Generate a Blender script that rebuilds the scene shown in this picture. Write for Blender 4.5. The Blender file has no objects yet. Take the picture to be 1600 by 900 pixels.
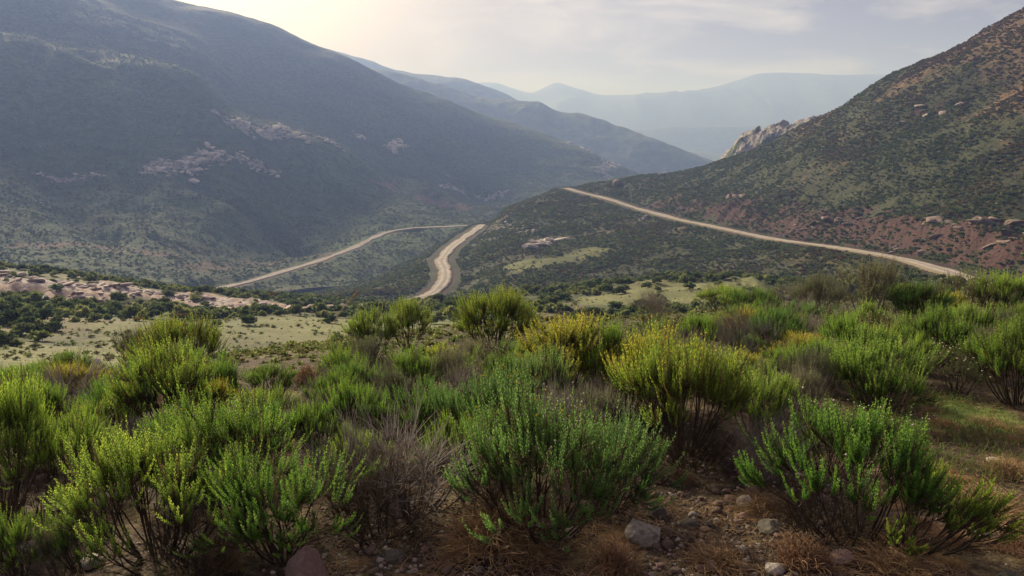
import bpy, math, random
import numpy as np
from mathutils import Vector, Euler

# ------------------------------------------------------------------ camera
SC = bpy.context.scene
COL = SC.collection
CAMZ = 1.6
PITCH = math.radians(12.7)
FPX = 26.0 / 36.0 * 1600.0
cam_d = bpy.data.cameras.new("camera")
cam_d.lens = 26.0
cam_d.sensor_width = 36.0
cam_d.clip_start = 0.05
cam_d.clip_end = 60000.0
cam = bpy.data.objects.new("camera", cam_d)
COL.objects.link(cam)
cam.location = (0, 0, CAMZ)
cam.rotation_euler = (math.pi / 2 - PITCH, 0, 0)
SC.camera = cam
SC.view_settings.view_transform = 'Standard'
SC.view_settings.look = 'None'
SC.view_settings.exposure = 1.12
SC.view_settings.gamma = 1.0
SC.cycles.use_denoising = True
SC.cycles.max_bounces = 6
SC.cycles.diffuse_bounces = 3
SC.cycles.transmission_bounces = 4
SC.cycles.volume_bounces = 3
SC.cycles.caustics_reflective = False
SC.cycles.caustics_refractive = False

HAZE = 0.00078
# ------------------------------------------------------------------ light
SUN_EL = math.radians(20.0)
SUN_AZ = math.radians(-33.0)          # measured from +Y towards +X
sun_dir = Vector((math.sin(SUN_AZ) * math.cos(SUN_EL), math.cos(SUN_AZ) * math.cos(SUN_EL), math.sin(SUN_EL)))
sd = bpy.data.lights.new("sun", 'SUN')
sd.energy = 5.0
sd.angle = math.radians(11.0)
sd.color = (1.0, 0.90, 0.80)
sun = bpy.data.objects.new("sun", sd)
COL.objects.link(sun)
sun.rotation_euler = sun_dir.to_track_quat('Z', 'Y').to_euler()

W = bpy.data.worlds.new("World")
SC.world = W
W.use_nodes = True
nt = W.node_tree
nt.nodes.clear()
def N(nt, typ, **kw):
    n = nt.nodes.new(typ)
    for k, v in kw.items():
        if k == 'inp':
            for a, b in v.items():
                n.inputs[a].default_value = b
        else:
            setattr(n, k, v)
    return n
def math_n(nt, op, a, b=None, c=None, clamp=False):
    n = nt.nodes.new('ShaderNodeMath'); n.operation = op; n.use_clamp = clamp
    for i, v in enumerate((a, b, c)):
        if v is None: continue
        if isinstance(v, (int, float)): n.inputs[i].default_value = v
        else: nt.links.new(v, n.inputs[i])
    return n.outputs[0]
def mixc(nt, fac, a, b, mode='MIX'):
    n = nt.nodes.new('ShaderNodeMix'); n.data_type = 'RGBA'; n.blend_type = mode
    if isinstance(fac, (int, float)): n.inputs[0].default_value = fac
    else: nt.links.new(fac, n.inputs[0])
    for i, v in ((6, a), (7, b)):
        if isinstance(v, tuple): n.inputs[i].default_value = (v[0], v[1], v[2], 1)
        else: nt.links.new(v, n.inputs[i])
    return n.outputs[2]
def ramp(nt, fac, stops):
    n = nt.nodes.new('ShaderNodeValToRGB')
    el = n.color_ramp.elements
    while len(el) < len(stops): el.new(0.5)
    for e, (p, c) in zip(el, stops):
        e.position = p
        e.color = (c, c, c, 1) if isinstance(c, (int, float)) else (c[0], c[1], c[2], 1)
    nt.links.new(fac, n.inputs[0])
    return n.outputs[0]
def noise(nt, vec, scale, detail=4, rough=0.55, dist=0.0):
    n = nt.nodes.new('ShaderNodeTexNoise')
    n.inputs['Scale'].default_value = scale; n.inputs['Detail'].default_value = detail
    n.inputs['Roughness'].default_value = rough; n.inputs['Distortion'].default_value = dist
    nt.links.new(vec, n.inputs['Vector'])
    return n.outputs['Fac']

wout = N(nt, 'ShaderNodeOutputWorld')
wbg = N(nt, 'ShaderNodeBackground')
sky = N(nt, 'ShaderNodeTexSky')
sky.sky_type = 'NISHITA'; sky.sun_disc = False
sky.sun_elevation = SUN_EL; sky.sun_rotation = SUN_AZ
sky.air_density = 1.2; sky.dust_density = 3.0
tc = N(nt, 'ShaderNodeTexCoord')
dirn = tc.outputs['Generated']
dot = N(nt, 'ShaderNodeVectorMath', operation='DOT_PRODUCT')
nt.links.new(dirn, dot.inputs[0]); dot.inputs[1].default_value = tuple(sun_dir)
d = math_n(nt, 'MAXIMUM', dot.outputs['Value'], 0.0)
glow1 = math_n(nt, 'POWER', d, 16.0)
glow2 = math_n(nt, 'POWER', d, 4.0)
mp = N(nt, 'ShaderNodeMapping'); mp.inputs['Scale'].default_value = (1.0, 1.0, 3.6)
nt.links.new(dirn, mp.inputs['Vector'])
cn = noise(nt, mp.outputs[0], 4.6, 6, 0.6, 0.5)
cn2 = noise(nt, mp.outputs[0], 1.3, 3, 0.5, 0.2)
sepz = N(nt, 'ShaderNodeSeparateXYZ'); nt.links.new(dirn, sepz.inputs[0])
zen = math_n(nt, 'MULTIPLY_ADD', math_n(nt, 'MAXIMUM', sepz.outputs['Z'], 0.0), 2.2, 0.85)   # overcast sky: brighter overhead than near the horizon
zc = N(nt, 'ShaderNodeCombineColor'); [nt.links.new(zen, zc.inputs[i]) for i in range(3)]
cl = mixc(nt, glow2, (0.48, 0.30, 0.38), (2.1, 1.65, 1.50))
cl = mixc(nt, glow1, cl, (9.5, 8.2, 6.8))
cl = mixc(nt, 1.0, cl, zc.outputs[0], 'MULTIPLY')
cmul = ramp(nt, cn2, [(0.3, 0.86), (0.7, 1.08)])
cl = mixc(nt, 1.0, cl, cmul, 'MULTIPLY')
wisp = ramp(nt, cn, [(0.50, 0.0), (0.68, 1.0)])
wisp = math_n(nt, 'MULTIPLY', wisp, 0.7)
cl = mixc(nt, wisp, cl, (4.0, 3.5, 3.5))
allsky = mixc(nt, 0.88, sky.outputs[0], cl)
nt.links.new(allsky, wbg.inputs['Color'])
wbg.inputs['Strength'].default_value = 0.1
nt.links.new(wbg.outputs[0], wout.inputs['Surface'])

# ------------------------------------------------------------------ numpy noise
_rs = np.random.RandomState(7)
_perm = np.concatenate([_rs.permutation(512)] * 3)
_ga = _rs.rand(512) * 2 * np.pi
_gx, _gy = np.cos(_ga), np.sin(_ga)
def perlin(x, y):
    xi = np.floor(x).astype(np.int64); yi = np.floor(y).astype(np.int64)
    xf = x - xi; yf = y - yi
    u = xf * xf * xf * (xf * (xf * 6 - 15) + 10); v = yf * yf * yf * (yf * (yf * 6 - 15) + 10)
    def g(ix, iy, fx, fy):
        h = _perm[_perm[ix & 511] + (iy & 511)]
        return _gx[h] * fx + _gy[h] * fy
    a = g(xi, yi, xf, yf); b = g(xi + 1, yi, xf - 1, yf)
    c = g(xi, yi + 1, xf, yf - 1); e = g(xi + 1, yi + 1, xf - 1, yf - 1)
    return (a * (1 - u) + b * u) * (1 - v) + (c * (1 - u) + e * u) * v
def fbm(x, y, s, octv=4, gain=0.5, seed=0):
    o = 0; a = 1.0; f = 1.0 / s
    for i in range(octv):
        o = o + a * perlin(x * f + 17.3 * i + seed * 31.7, y * f - 9.1 * i + seed * 11.9)
        a *= gain; f *= 2.03
    return o
def ridged(x, y, s, octv=3, seed=0):
    o = 0; a = 1.0; f = 1.0 / s
    for i in range(octv):
        o = o + a * (0.5 - np.abs(perlin(x * f + 5.3 * i + seed * 31.7, y * f - 9.1 * i + seed * 3.9)) * 2)
        a *= 0.5; f *= 2.03
    return o

# ------------------------------------------------------------------ picture ray <-> place
cp, sp = math.cos(PITCH), math.sin(PITCH)
def ray(px, py):
    x = (px - 800.0) / FPX; v = (450.0 - py) / FPX
    dx = x; dy = cp + v * sp; dz = -sp + v * cp
    h = math.hypot(dx, dy)
    return math.atan2(dx, dy), dz / h
def pix2(px, py, r):
    az, te = ray(px, py)
    return r * math.sin(az), r * math.cos(az), CAMZ + r * te

def pchip(xk, yk, x):
    """xk,yk (..,K) -> evaluate at x (..,M): monotone cubic along the last axis (same leading shape)."""
    h = np.diff(xk, axis=-1); dl = np.diff(yk, axis=-1) / h
    m = np.zeros_like(yk)
    if xk.shape[-1] > 2:
        w1 = 2 * h[..., 1:] + h[..., :-1]; w2 = h[..., 1:] + 2 * h[..., :-1]
        with np.errstate(all='ignore'):
            mm = (w1 + w2) / (w1 / dl[..., :-1] + w2 / dl[..., 1:])
        same = dl[..., :-1] * dl[..., 1:] > 0
        m[..., 1:-1] = np.where(same, mm, 0.0)
    m[..., 0] = dl[..., 0]; m[..., -1] = dl[..., -1]
    return xk, yk, m
def herm(xk, yk, m, k, t):
    h = xk[..., k + 1] - xk[..., k]
    t2 = t * t; t3 = t2 * t
    return ((2 * t3 - 3 * t2 + 1) * yk[..., k] + (t3 - 2 * t2 + t) * h * m[..., k]
            + (-2 * t3 + 3 * t2) * yk[..., k + 1] + (t3 - t2) * h * m[..., k + 1])
def interp_s(x, xk, yk):
    """smooth 1-D interpolation, constant outside."""
    xk = np.asarray(xk, float); yk = np.asarray(yk, float)
    if len(xk) == 1: return np.full_like(x, yk[0])
    _, _, m = pchip(xk, yk, None)
    xc = np.clip(x, xk[0], xk[-1])
    k = np.clip(np.searchsorted(xk, xc) - 1, 0, len(xk) - 2)
    t = (xc - xk[k]) / (xk[k + 1] - xk[k]); h = xk[k + 1] - xk[k]
    t2 = t * t; t3 = t2 * t
    return ((2*t3-3*t2+1)*yk[k] + (t3-2*t2+t)*h*m[k] + (-2*t3+3*t2)*yk[k+1] + (t3-t2)*h*m[k+1])

class Layer:
    """A piece of land lofted through feature lines (foot, bench, crest ...) given at real distances."""
    def __init__(s, feats, rows, az):
        s.az = az
        R = []; Z = []
        for f in feats:
            a = []; rr = []; zz = []
            for p in f:
                if len(p) == 3:
                    A, te = ray(p[0], p[1]); a.append(A); rr.append(p[2]); zz.append(CAMZ + p[2] * te)
                else:
                    A, te = ray(p[0], 330); a.append(A); rr.append(p[2]); zz.append(p[3])
            o = np.argsort(a); a = np.array(a)[o]; rr = np.array(rr)[o]; zz = np.array(zz)[o]
            R.append(np.exp(interp_s(az, a, np.log(rr)))); Z.append(interp_s(az, a, zz))
        R = np.stack(R, -1); Z = np.stack(Z, -1)           # (A,K)
        for k in range(1, R.shape[1]): R[:, k] = np.maximum(R[:, k], R[:, k - 1] * 1.01)
        _, _, m = pchip(R, Z, None)
        rs = []; zs = []
        for k, n in enumerate(rows):
            for t in np.arange(n) / n:
                rs.append(R[:, k] * (R[:, k + 1] / R[:, k]) ** t)
                tt = (rs[-1] - R[:, k]) / (R[:, k + 1] - R[:, k])
                zs.append(herm(R, Z, m, k, tt))
        rs.append(R[:, -1]); zs.append(Z[:, -1])
        s.R = np.stack(rs, 1); s.Z = np.stack(zs, 1)        # (A,M)
        s.X = s.R * np.sin(az)[:, None]; s.Y = s.R * np.cos(az)[:, None]
    def sample(s, x, y):
        x = np.asarray(x, float); y = np.asarray(y, float)
        a = np.arctan2(x, y); r = np.hypot(x, y)
        i = np.clip(np.searchsorted(s.az, a) - 1, 0, len(s.az) - 2)
        t = np.clip((a - s.az[i]) / (s.az[i + 1] - s.az[i]), 0, 1)
        out = np.full(x.shape, -1e4)
        order = np.argsort(i, kind='stable')
        ii = i[order]
        st = np.flatnonzero(np.r_[True, ii[1:] != ii[:-1]]) if len(ii) else []
        en = np.r_[st[1:], len(ii)] if len(ii) else []
        for b, e in zip(st, en):
            q = order[b:e]; c = ii[b]
            z0 = np.interp(r[q], s.R[c], s.Z[c], left=-1e4, right=-1e4)
            z1 = np.interp(r[q], s.R[c + 1], s.Z[c + 1], left=-1e4, right=-1e4)
            out[q] = z0 * (1 - t[q]) + z1 * t[q]
        out[(a < s.az[0]) | (a > s.az[-1])] = -1e4
        return out

def az_grid(lo, hi, n, extra_lo, extra_hi, ne):
    return np.concatenate([np.linspace(extra_lo, lo, ne, endpoint=False), np.linspace(lo, hi, n, endpoint=False),
                           np.linspace(hi, extra_hi, ne + 1)])
D2R = math.pi / 180
# --- near ground: standing place, brow, plateau with meadows, gully, pink bank, valley bottom
near = Layer([
    [(0, 0, 0.4, 0.03)],
    [(0, 0, 1.5, 0.02), (800, 0, 1.5, 0.0), (1600, 0, 1.5, 0.04)],
    [(0, 0, 4, -0.22), (800, 0, 4, -0.2), (1600, 0, 4, -0.12)],
    [(0, 0, 7, -0.72), (800, 0, 7, -0.64), (1600, 0, 7, -0.5)],
    [(0, 0, 9.5, -1.3), (400, 0, 9.5, -1.25), (800, 0, 10, -1.15), (1000, 0, 11, -1.3), (1300, 0, 15, -1.75), (1600, 0, 17, -1.7)],
    [(0, 0, 19, -5.2), (400, 0, 19, -5.2), (800, 0, 20, -5.4), (1000, 0, 22, -6.0), (1300, 0, 27, -7.4), (1600, 0, 30, -8.2)],
    [(0, 578, 40), (400, 575, 40), (560, 562, 44), (800, 530, 52), (950, 505, 60), (1100, 487, 66), (1300, 482, 80), (1600, 482, 88)],
    [(-100, 478, 90), (0, 482, 88), (200, 490, 84), (350, 497, 78), (530, 492, 82), (640, 482, 92), (800, 462, 110), (950, 447, 118), (1050, 437, 125), (1140, 437, 128), (1300, 440, 120), (1600, 450, 112)],
    [(-100, 470, 100), (0, 477, 97), (150, 486, 93), (300, 493, 88), (450, 493, 90), (530, 489, 94), (640, 484, 108), (800, 468, 125), (950, 452, 128), (1140, 444, 135), (1300, 445, 130), (1600, 460, 120)],
    [(-100, 410, 122), (0, 426, 120), (100, 436, 118), (200, 450, 115), (300, 463, 112), (400, 471, 112), (480, 477, 114), (540, 481, 118), (640, 484, 128), (800, 474, 140), (950, 462, 140), (1140, 456, 145), (1300, 450, 145), (1600, 470, 130)],
    [(-100, 408, 150), (0, 424, 150), (200, 447, 148), (400, 462, 148), (560, 472, 150), (700, 480, 160), (950, 470, 165), (1300, 465, 160), (1600, 480, 145)],
    [(0, 0, 235, -60), (400, 0, 235, -62), (560, 0, 240, -64), (800, 0, 260, -66), (1200, 0, 260, -66), (1600, 0, 260, -66)],
    [(0, 0, 900, -110), (800, 0, 900, -118), (1600, 0, 900, -110)],
    [(0, 0, 3500, -160)],
    [(0, 0, 7500, -170)],
], [8, 24, 44, 20, 20, 18, 34, 8, 20, 10, 20, 20, 8, 4], az_grid(-40 * D2R, 40 * D2R, 620, -math.pi, math.pi, 60))
# --- spur in the middle and the hill on the right
spur = Layer([
    [(420, 500, 150), (560, 485, 155), (700, 480, 160), (800, 470, 165), (950, 455, 165), (1140, 447, 160), (1300, 452, 140), (1460, 452, 118), (1600, 472, 100), (1800, 500, 90)],
    [(420, 480, 190), (560, 462, 195), (655, 462, 200), (700, 462, 200), (800, 440, 195), (950, 430, 190), (1140, 425, 180), (1300, 424, 155), (1460, 435, 128), (1600, 450, 110), (1800, 480, 100)],
    [(420, 475, 230), (560, 452, 235), (655, 428, 250), (700, 418, 255), (800, 395, 245), (950, 380, 240), (1100, 380, 225), (1200, 390, 200), (1300, 396, 178), (1400, 410, 150), (1460, 424, 136), (1600, 440, 118), (1800, 470, 108)],
    [(420, 472, 265), (560, 447, 270), (655, 410, 300), (700, 385, 330), (760, 362, 320), (800, 350, 310), (870, 325, 325), (950, 311, 350), (1000, 330, 320), (1100, 352, 265), (1200, 373, 222), (1300, 387, 190), (1400, 404, 160), (1460, 419, 141), (1600, 434, 122), (1800, 465, 112)],
    [(420, 470, 275), (560, 444, 285), (655, 403, 330), (700, 378, 365), (755, 347, 385), (800, 324, 360), (850, 307, 360), (890, 299, 372), (950, 294, 385), (1000, 310, 345), (1100, 320, 298), (1200, 326, 262), (1300, 336, 228), (1400, 340, 200), (1500, 348, 182), (1600, 356, 168), (1800, 380, 155)],
    [(420, 469, 280), (560, 443, 290), (655, 401, 338), (700, 376, 372), (755, 346, 392), (800, 322, 370), (850, 305, 370), (890, 297, 382), (950, 288, 395), (1000, 290, 370), (1100, 292, 335), (1200, 270, 300), (1300, 245, 280), (1400, 220, 265), (1500, 200, 250), (1600, 180, 240), (1800, 140, 230)],
    [(420, 469, 285), (560, 443, 296), (655, 400, 345), (700, 375, 380), (755, 345, 400), (800, 321, 378), (850, 304, 378), (890, 296, 390), (950, 285, 405), (1000, 277, 410), (1050, 271, 405), (1100, 263, 395), (1150, 247, 380), (1260, 196, 360), (1330, 160, 345), (1400, 120, 335), (1500, 73, 325), (1600, 22, 318), (1800, -80, 300)],
    [(420, 0, 330, -75), (600, 0, 350, -75), (755, 0, 450, -78), (900, 0, 450, -55), (1050, 0, 480, -45), (1200, 0, 460, -22), (1400, 0, 450, 10), (1600, 0, 440, 40), (1800, 0, 430, 60)],
    [(420, 0, 500, -95), (600, 0, 520, -95), (755, 0, 600, -100), (1000, 0, 640, -100), (1200, 0, 700, -100), (1400, 0, 700, -60), (1600, 0, 700, -20), (1800, 0, 700, 0)],
], [14, 34, 34, 26, 30, 34, 14, 10], az_grid(-17.5 * D2R, 40 * D2R, 640, -18 * D2R, 62 * D2R, 8))
# --- big mountain on the left
mount = Layer([
    [(-300, 500, 260), (0, 465, 265), (200, 470, 270), (345, 470, 275), (480, 450, 300), (600, 440, 330), (740, 400, 400), (850, 380, 450), (1000, 350, 560), (1080, 340, 600)],
    [(-300, 480, 290), (0, 436, 300), (200, 447, 298), (345, 452, 300), (480, 408, 362), (600, 366, 440), (680, 356, 455), (745, 354, 440), (850, 335, 520), (1000, 312, 640), (1080, 300, 700)],
    [(-300, 400, 370), (0, 390, 360), (200, 395, 370), (345, 405, 370), (480, 384, 420), (600, 348, 480), (680, 343, 500), (750, 343, 520), (850, 325, 600), (1000, 296, 740), (1080, 288, 800)],
    [(-300, 240, 520), (0, 260, 520), (200, 275, 510), (345, 290, 500), (480, 310, 530), (600, 318, 570), (750, 328, 600), (850, 310, 680), (1000, 284, 830), (1080, 284, 860)],
    [(-300, 30, 780), (0, 60, 740), (150, 85, 720), (300, 125, 700), (370, 180, 670), (450, 205, 650), (530, 236, 640), (600, 283, 640), (700, 312, 660), (760, 322, 690), (850, 300, 760), (1000, 280, 880), (1080, 282, 900)],
    [(-300, 25, 830), (0, 56, 790), (150, 82, 770), (300, 124, 750), (370, 181, 725), (450, 208, 712), (530, 240, 700), (600, 282, 700), (700, 302, 720), (760, 312, 750), (850, 290, 800), (1000, 277, 900), (1080, 281, 920)],
    [(-300, -80, 1000), (0, -30, 960), (265, 45, 950), (400, 100, 930), (540, 150, 900), (640, 200, 900), (760, 245, 900), (860, 255, 900), (930, 260, 900), (1000, 274, 925), (1080, 280, 940)],
    [(-300, -180, 1220), (0, -75, 1200), (150, -35, 1180), (265, 0, 1150), (350, 22, 1130), (430, 45, 1110), (480, 62, 1100), (540, 87, 1080), (600, 122, 1070), (640, 141, 1060), (700, 158, 1050), (760, 179, 1050), (800, 190, 1045), (860, 212, 1040), (930, 243, 1000), (960, 258, 980), (1000, 272, 950), (1080, 279, 960)],
    [(0, 0, 1600, 60), (540, 0, 1500, 20), (800, 0, 1400, -60), (1000, 0, 1300, -120)],
], [6, 24, 46, 50, 10, 40, 50, 6], az_grid(-40 * D2R, 16 * D2R, 520, -75 * D2R, 17 * D2R, 10))
ridge_c = Layer([
    [(300, 0, 1500, -60), (1300, 0, 1500, -150)],
    [(300, 0, 1900, 70), (700, 0, 1900, 10), (900, 0, 1900, -60), (1300, 0, 1900, -150)],
    [(300, 60, 2500), (450, 70, 2450), (540, 86, 2400), (580, 97, 2350), (620, 110, 2300), (700, 116, 2250), (740, 125, 2250), (775, 142, 2200), (805, 156, 2150), (860, 185, 2100), (1300, 300, 2000)],
    [(300, 0, 3100, 20), (1300, 0, 3100, -150)],
], [20, 30, 6], az_grid(-24 * D2R, 12 * D2R, 260, -40 * D2R, 20 * D2R, 4))
ridge_d = Layer([
    [(400, 0, 1120, -90), (1300, 0, 1120, -125)],
    [(400, 0, 1320, -30), (800, 0, 1320, -70), (1000, 0, 1250, -112), (1300, 0, 1250, -140)],
    [(400, 90, 1700), (600, 112, 1680), (640, 122, 1660), (700, 138, 1650), (760, 154, 1640), (800, 159, 1630), (840, 159, 1620), (870, 172, 1600), (920, 184, 1580), (960, 196, 1550), (1000, 206, 1500), (1040, 224, 1470), (1080, 238, 1430), (1110, 252, 1400), (1140, 268, 1380), (1300, 300, 1300)],
    [(400, 0, 2100, -60), (1300, 0, 2100, -160)],
], [16, 50, 6], az_grid(-20 * D2R, 20 * D2R, 300, -32 * D2R, 24 * D2R, 4))
far1 = Layer([
    [(400, 0, 2700, -160)],
    [(400, 0, 3000, -130), (900, 0, 3000, -135), (1500, 0, 3000, -125)],
    [(400, 205, 3300), (800, 205, 3300), (900, 196, 3300), (1000, 205, 3300), (1150, 196, 3300), (1250, 190, 3300), (1330, 178, 3300), (1500, 180, 3300), (1800, 170, 3300)],
    [(400, 0, 3800, -150)],
], [10, 30, 4], az_grid(-26 * D2R, 40 * D2R, 260, -60 * D2R, 60 * D2R, 6))
far2 = Layer([
    [(400, 0, 3900, -160)],
    [(400, 180, 4500), (800, 172, 4500), (1200, 160, 4500), (1800, 170, 4500)],
    [(0, 120, 5200), (700, 135, 5200), (770, 128, 5200), (800, 137, 5200), (830, 145, 5200), (850, 138, 5200), (870, 130, 5200), (895, 136, 5200), (950, 149, 5200), (1050, 147, 5200), (1110, 138, 5200), (1150, 128, 5200), (1190, 117, 5200), (1250, 114, 5200), (1300, 116, 5200), (1390, 117, 5200), (1450, 128, 5200), (1700, 130, 5200)],
    [(400, 0, 6500, -150)],
], [14, 30, 4], az_grid(-26 * D2R, 40 * D2R, 300, -70 * D2R, 70 * D2R, 6))
crag = Layer([
    [(1050, 0, 450, -50), (1500, 0, 430, -15)],
    [(1070, 285, 500), (1110, 272, 490), (1150, 262, 480), (1260, 225, 470), (1400, 190, 470)],
    [(1070, 272, 520), (1105, 262, 512), (1125, 250, 508), (1140, 234, 506), (1155, 214, 504), (1185, 202, 502), (1215, 194, 500), (1260, 188, 500), (1300, 184, 500), (1400, 165, 510)],
    [(1070, 0, 640, -100), (1400, 0, 640, -60)],
], [8, 40, 6], az_grid(12.5 * D2R, 26 * D2R, 260, 12 * D2R, 30 * D2R, 2))

# relief
def add_noise(L, f, edge=True): L.Z = L.Z + f(L.X, L.Y, L.R)
near_amp = lambda r: np.clip((r - 1.2) / 3, 0, 1)
add_noise(near, lambda x, y, r: near_amp(r) * (0.05 * fbm(x, y, 1.3, 3) + 0.018 * fbm(x, y, 0.22, 3, seed=2))
          + np.clip((r - 20) / 20, 0, 1) * 0.5 * fbm(x, y, 12, 4, seed=3)
          + np.exp(-((r - 105) / 12) ** 2) * 1.5 * fbm(x, y, 9, 4, 0.6, seed=4)
          + np.clip((r - 300) / 300, 0, 1) * 6 * fbm(x, y, 160, 4, seed=5))
def taper(L, n0=6, n1=0):
    m = L.Z.shape[1]; i = np.arange(m)
    return np.clip(i / n0, 0, 1)[None, :]
az1 = lambda L: L.az[:, None]
ca = np.clip((az1(spur) - 3 * D2R) / (10 * D2R), 0, 1)
spur.Z += taper(spur) * (1.5 * fbm(spur.X, spur.Y, 38, 4, seed=6) + 0.5 * fbm(spur.X, spur.Y, 7, 3, seed=7))
spur.Z += ca * 2.2 * ridged(spur.X * 0.96 + spur.Y * 0.3, (spur.Y * 0.96 - spur.X * 0.3) * 0.35, 26, 3, seed=8) * taper(spur, 60)
u_ = mount.X * 0.80 + mount.Y * 0.60; v_ = -mount.X * 0.60 + mount.Y * 0.80
mount.Z += taper(mount, 40) * (9 * fbm(mount.X, mount.Y, 170, 5, seed=9) + 7 * ridged(u_, v_ * 0.45, 120, 4, seed=10) * np.clip((1150 - mount.R) / 400, 0.25, 1))
ridge_c.Z += taper(ridge_c, 12) * (14 * fbm(ridge_c.X, ridge_c.Y, 260, 4, seed=11))
ridge_d.Z += taper(ridge_d, 12) * (9 * fbm(ridge_d.X, ridge_d.Y, 170, 5, seed=12) + 6 * ridged(ridge_d.X, ridge_d.Y * 0.4, 110, 3, seed=12))
far1.Z += taper(far1, 8) * (22 * fbm(far1.X, far1.Y, 420, 4, seed=13))
far2.Z += taper(far2, 8) * (14 * fbm(far2.X, far2.Y, 500, 5, seed=14) + 70 * np.clip(np.abs(far2.R - 5200) / 600 - 0.1, 0, 1) * ridged(far2.X, far2.Y * 0.3, 520, 4, seed=15))
crag.Z += taper(crag, 10) * (3.0 * ridged(crag.X, crag.Y, 14, 4, seed=16) + 1.8 * np.round(1.5 * fbm(crag.X, crag.Y, 16, 3, seed=17)))

# water-cut gullies on the mountain and the spur
def poly_dist(X, Y, pts):
    best = np.full(X.shape, 1e9); tb = np.zeros(X.shape); acc = 0
    for (x0, y0, *_), (x1, y1, *_) in zip(pts[:-1], pts[1:]):
        dx, dy = x1 - x0, y1 - y0; l2 = dx * dx + dy * dy + 1e-9
        t = np.clip(((X - x0) * dx + (Y - y0) * dy) / l2, 0, 1)
        dd = np.hypot(X - x0 - t * dx, Y - y0 - t * dy)
        m = dd < best; best = np.where(m, dd, best); tb = np.where(m, acc + t, tb); acc += 1
    return best, tb
def groove(L, pts, width, depth):
    w = [pix2(*p) for p in pts]
    dd, tb = poly_dist(L.X, L.Y, w)
    n = len(pts) - 1
    L.Z -= depth * np.exp(-(dd / width) ** 2) * np.clip(np.minimum(tb, n - tb) * 2.5 + 0.15, 0, 1)
groove(mount, [(285, 280, 520), (340, 310, 490), (420, 350, 460), (470, 378, 430), (520, 392, 390)], 9, 8)
groove(mount, [(380, 240, 600), (470, 275, 560), (560, 325, 540), (590, 345, 490)], 9, 6)
groove(mount, [(560, 240, 720), (640, 300, 640), (700, 322, 600), (760, 335, 560)], 14, 9)
groove(mount, [(640, 230, 880), (740, 270, 800), (830, 300, 700), (860, 315, 640)], 16, 12)
groove(mount, [(60, 300, 560), (120, 350, 430), (180, 385, 380)], 12, 6)
groove(mount, [(100, 130, 760), (220, 200, 640), (290, 280, 530)], 18, 8)
# stream cutting the valley bottom
groove(mount, [(330, 460, 290), (430, 440, 312), (520, 432, 330), (590, 420, 345), (640, 400, 372), (700, 378, 415)], 9, 2.5)

# ------------------------------------------------------------------ roads (real paths draped in a cutting)
def road_path(pts, n=160):
    w = np.array([pix2(*p) for p in pts]); t = np.r_[0, np.cumsum(np.hypot(np.diff(w[:, 0]), np.diff(w[:, 1])))]
    s = np.linspace(0, t[-1], n)
    return np.stack([interp_s(s, t, w[:, i]) for i in range(3)], 1)
road_right = road_path([(885, 294, 385), (905, 300, 372), (950, 311, 345), (1000, 327, 315), (1060, 343, 283), (1100, 351, 265), (1200, 372, 224), (1300, 386, 192), (1400, 403, 161), (1460, 419, 142), (1530, 440, 126)])
road_mid = road_path([(640, 472, 196), (660, 465, 200), (680, 455, 208), (694, 438, 222), (695, 420, 243), (690, 406, 262), (700, 392, 287), (722, 374, 330), (745, 358, 375), (754, 351, 396)])
road_left = road_path([(750, 351, 436), (700, 354, 442), (650, 356, 446), (610, 362, 442), (585, 371, 425), (555, 386, 400), (500, 407, 366), (440, 425, 338), (390, 440, 320), (340, 452, 308), (290, 470, 292)])
def carve(L, path, half, blend):
    x0, x1 = path[:, 0].min() - 40, path[:, 0].max() + 40; y0, y1 = path[:, 1].min() - 40, path[:, 1].max() + 40
    m = (L.X > x0) & (L.X < x1) & (L.Y > y0) & (L.Y < y1)
    X = L.X[m]; Y = L.Y[m]
    dd = np.hypot(X[:, None] - path[None, :, 0], Y[:, None] - path[None, :, 1])
    k = dd.argmin(1); dm = dd[np.arange(len(k)), k]
    w = np.clip(1 - (dm - half) / blend, 0, 1); w = w * w * (3 - 2 * w)
    Z = L.Z[m]; L.Z[m] = Z * (1 - w) + (path[k, 2] - 0.12) * w
def road_dist(x, y):
    o = np.full(np.shape(x), 1e9)
    for p in (road_right, road_mid, road_left):
        o = np.minimum(o, poly_dist(x, y, p[::4])[0])
    return o
carve(spur, road_right, 4.5, 9); carve(spur, road_mid, 4.5, 9); carve(mount, road_left, 4.5, 9)

def road_spill():
    for L in (spur, mount):
        dd = road_dist(L.X, L.Y)
        L.M['bare'] = np.maximum(L.M['bare'], np.clip(1.0 - (dd - 2.0) / 3.5 + 0.9 * fbm(L.X, L.Y, 9, 3, seed=50), 0, 1) * (dd < 14) * 0.95)
LAYERS = [near, spur, mount, ridge_c, ridge_d, far1, far2, crag]
def H(x, y):
    x = np.atleast_1d(np.asarray(x, float)); y = np.atleast_1d(np.asarray(y, float))
    z = near.sample(x, y)
    for L in (spur, mount, crag): z = np.maximum(z, L.sample(x, y))
    return z
def Hn(x, y): return near.sample(np.atleast_1d(np.asarray(x, float)), np.atleast_1d(np.asarray(y, float)))
def hit(px, py, rmin=1.2, rmax=1100, layers=None):
    az, te = ray(px, py)
    r = np.exp(np.linspace(math.log(rmin), math.log(rmax), 1400))
    g = H(r * math.sin(az), r * math.cos(az)) if layers is None else layers.sample(r * math.sin(az), r * math.cos(az))
    below = (CAMZ + r * te) <= g
    i = int(np.argmax(below)) if below.any() else len(r) - 1
    return r[i] * math.sin(az), r[i] * math.cos(az), float(g[i]), float(r[i])

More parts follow.
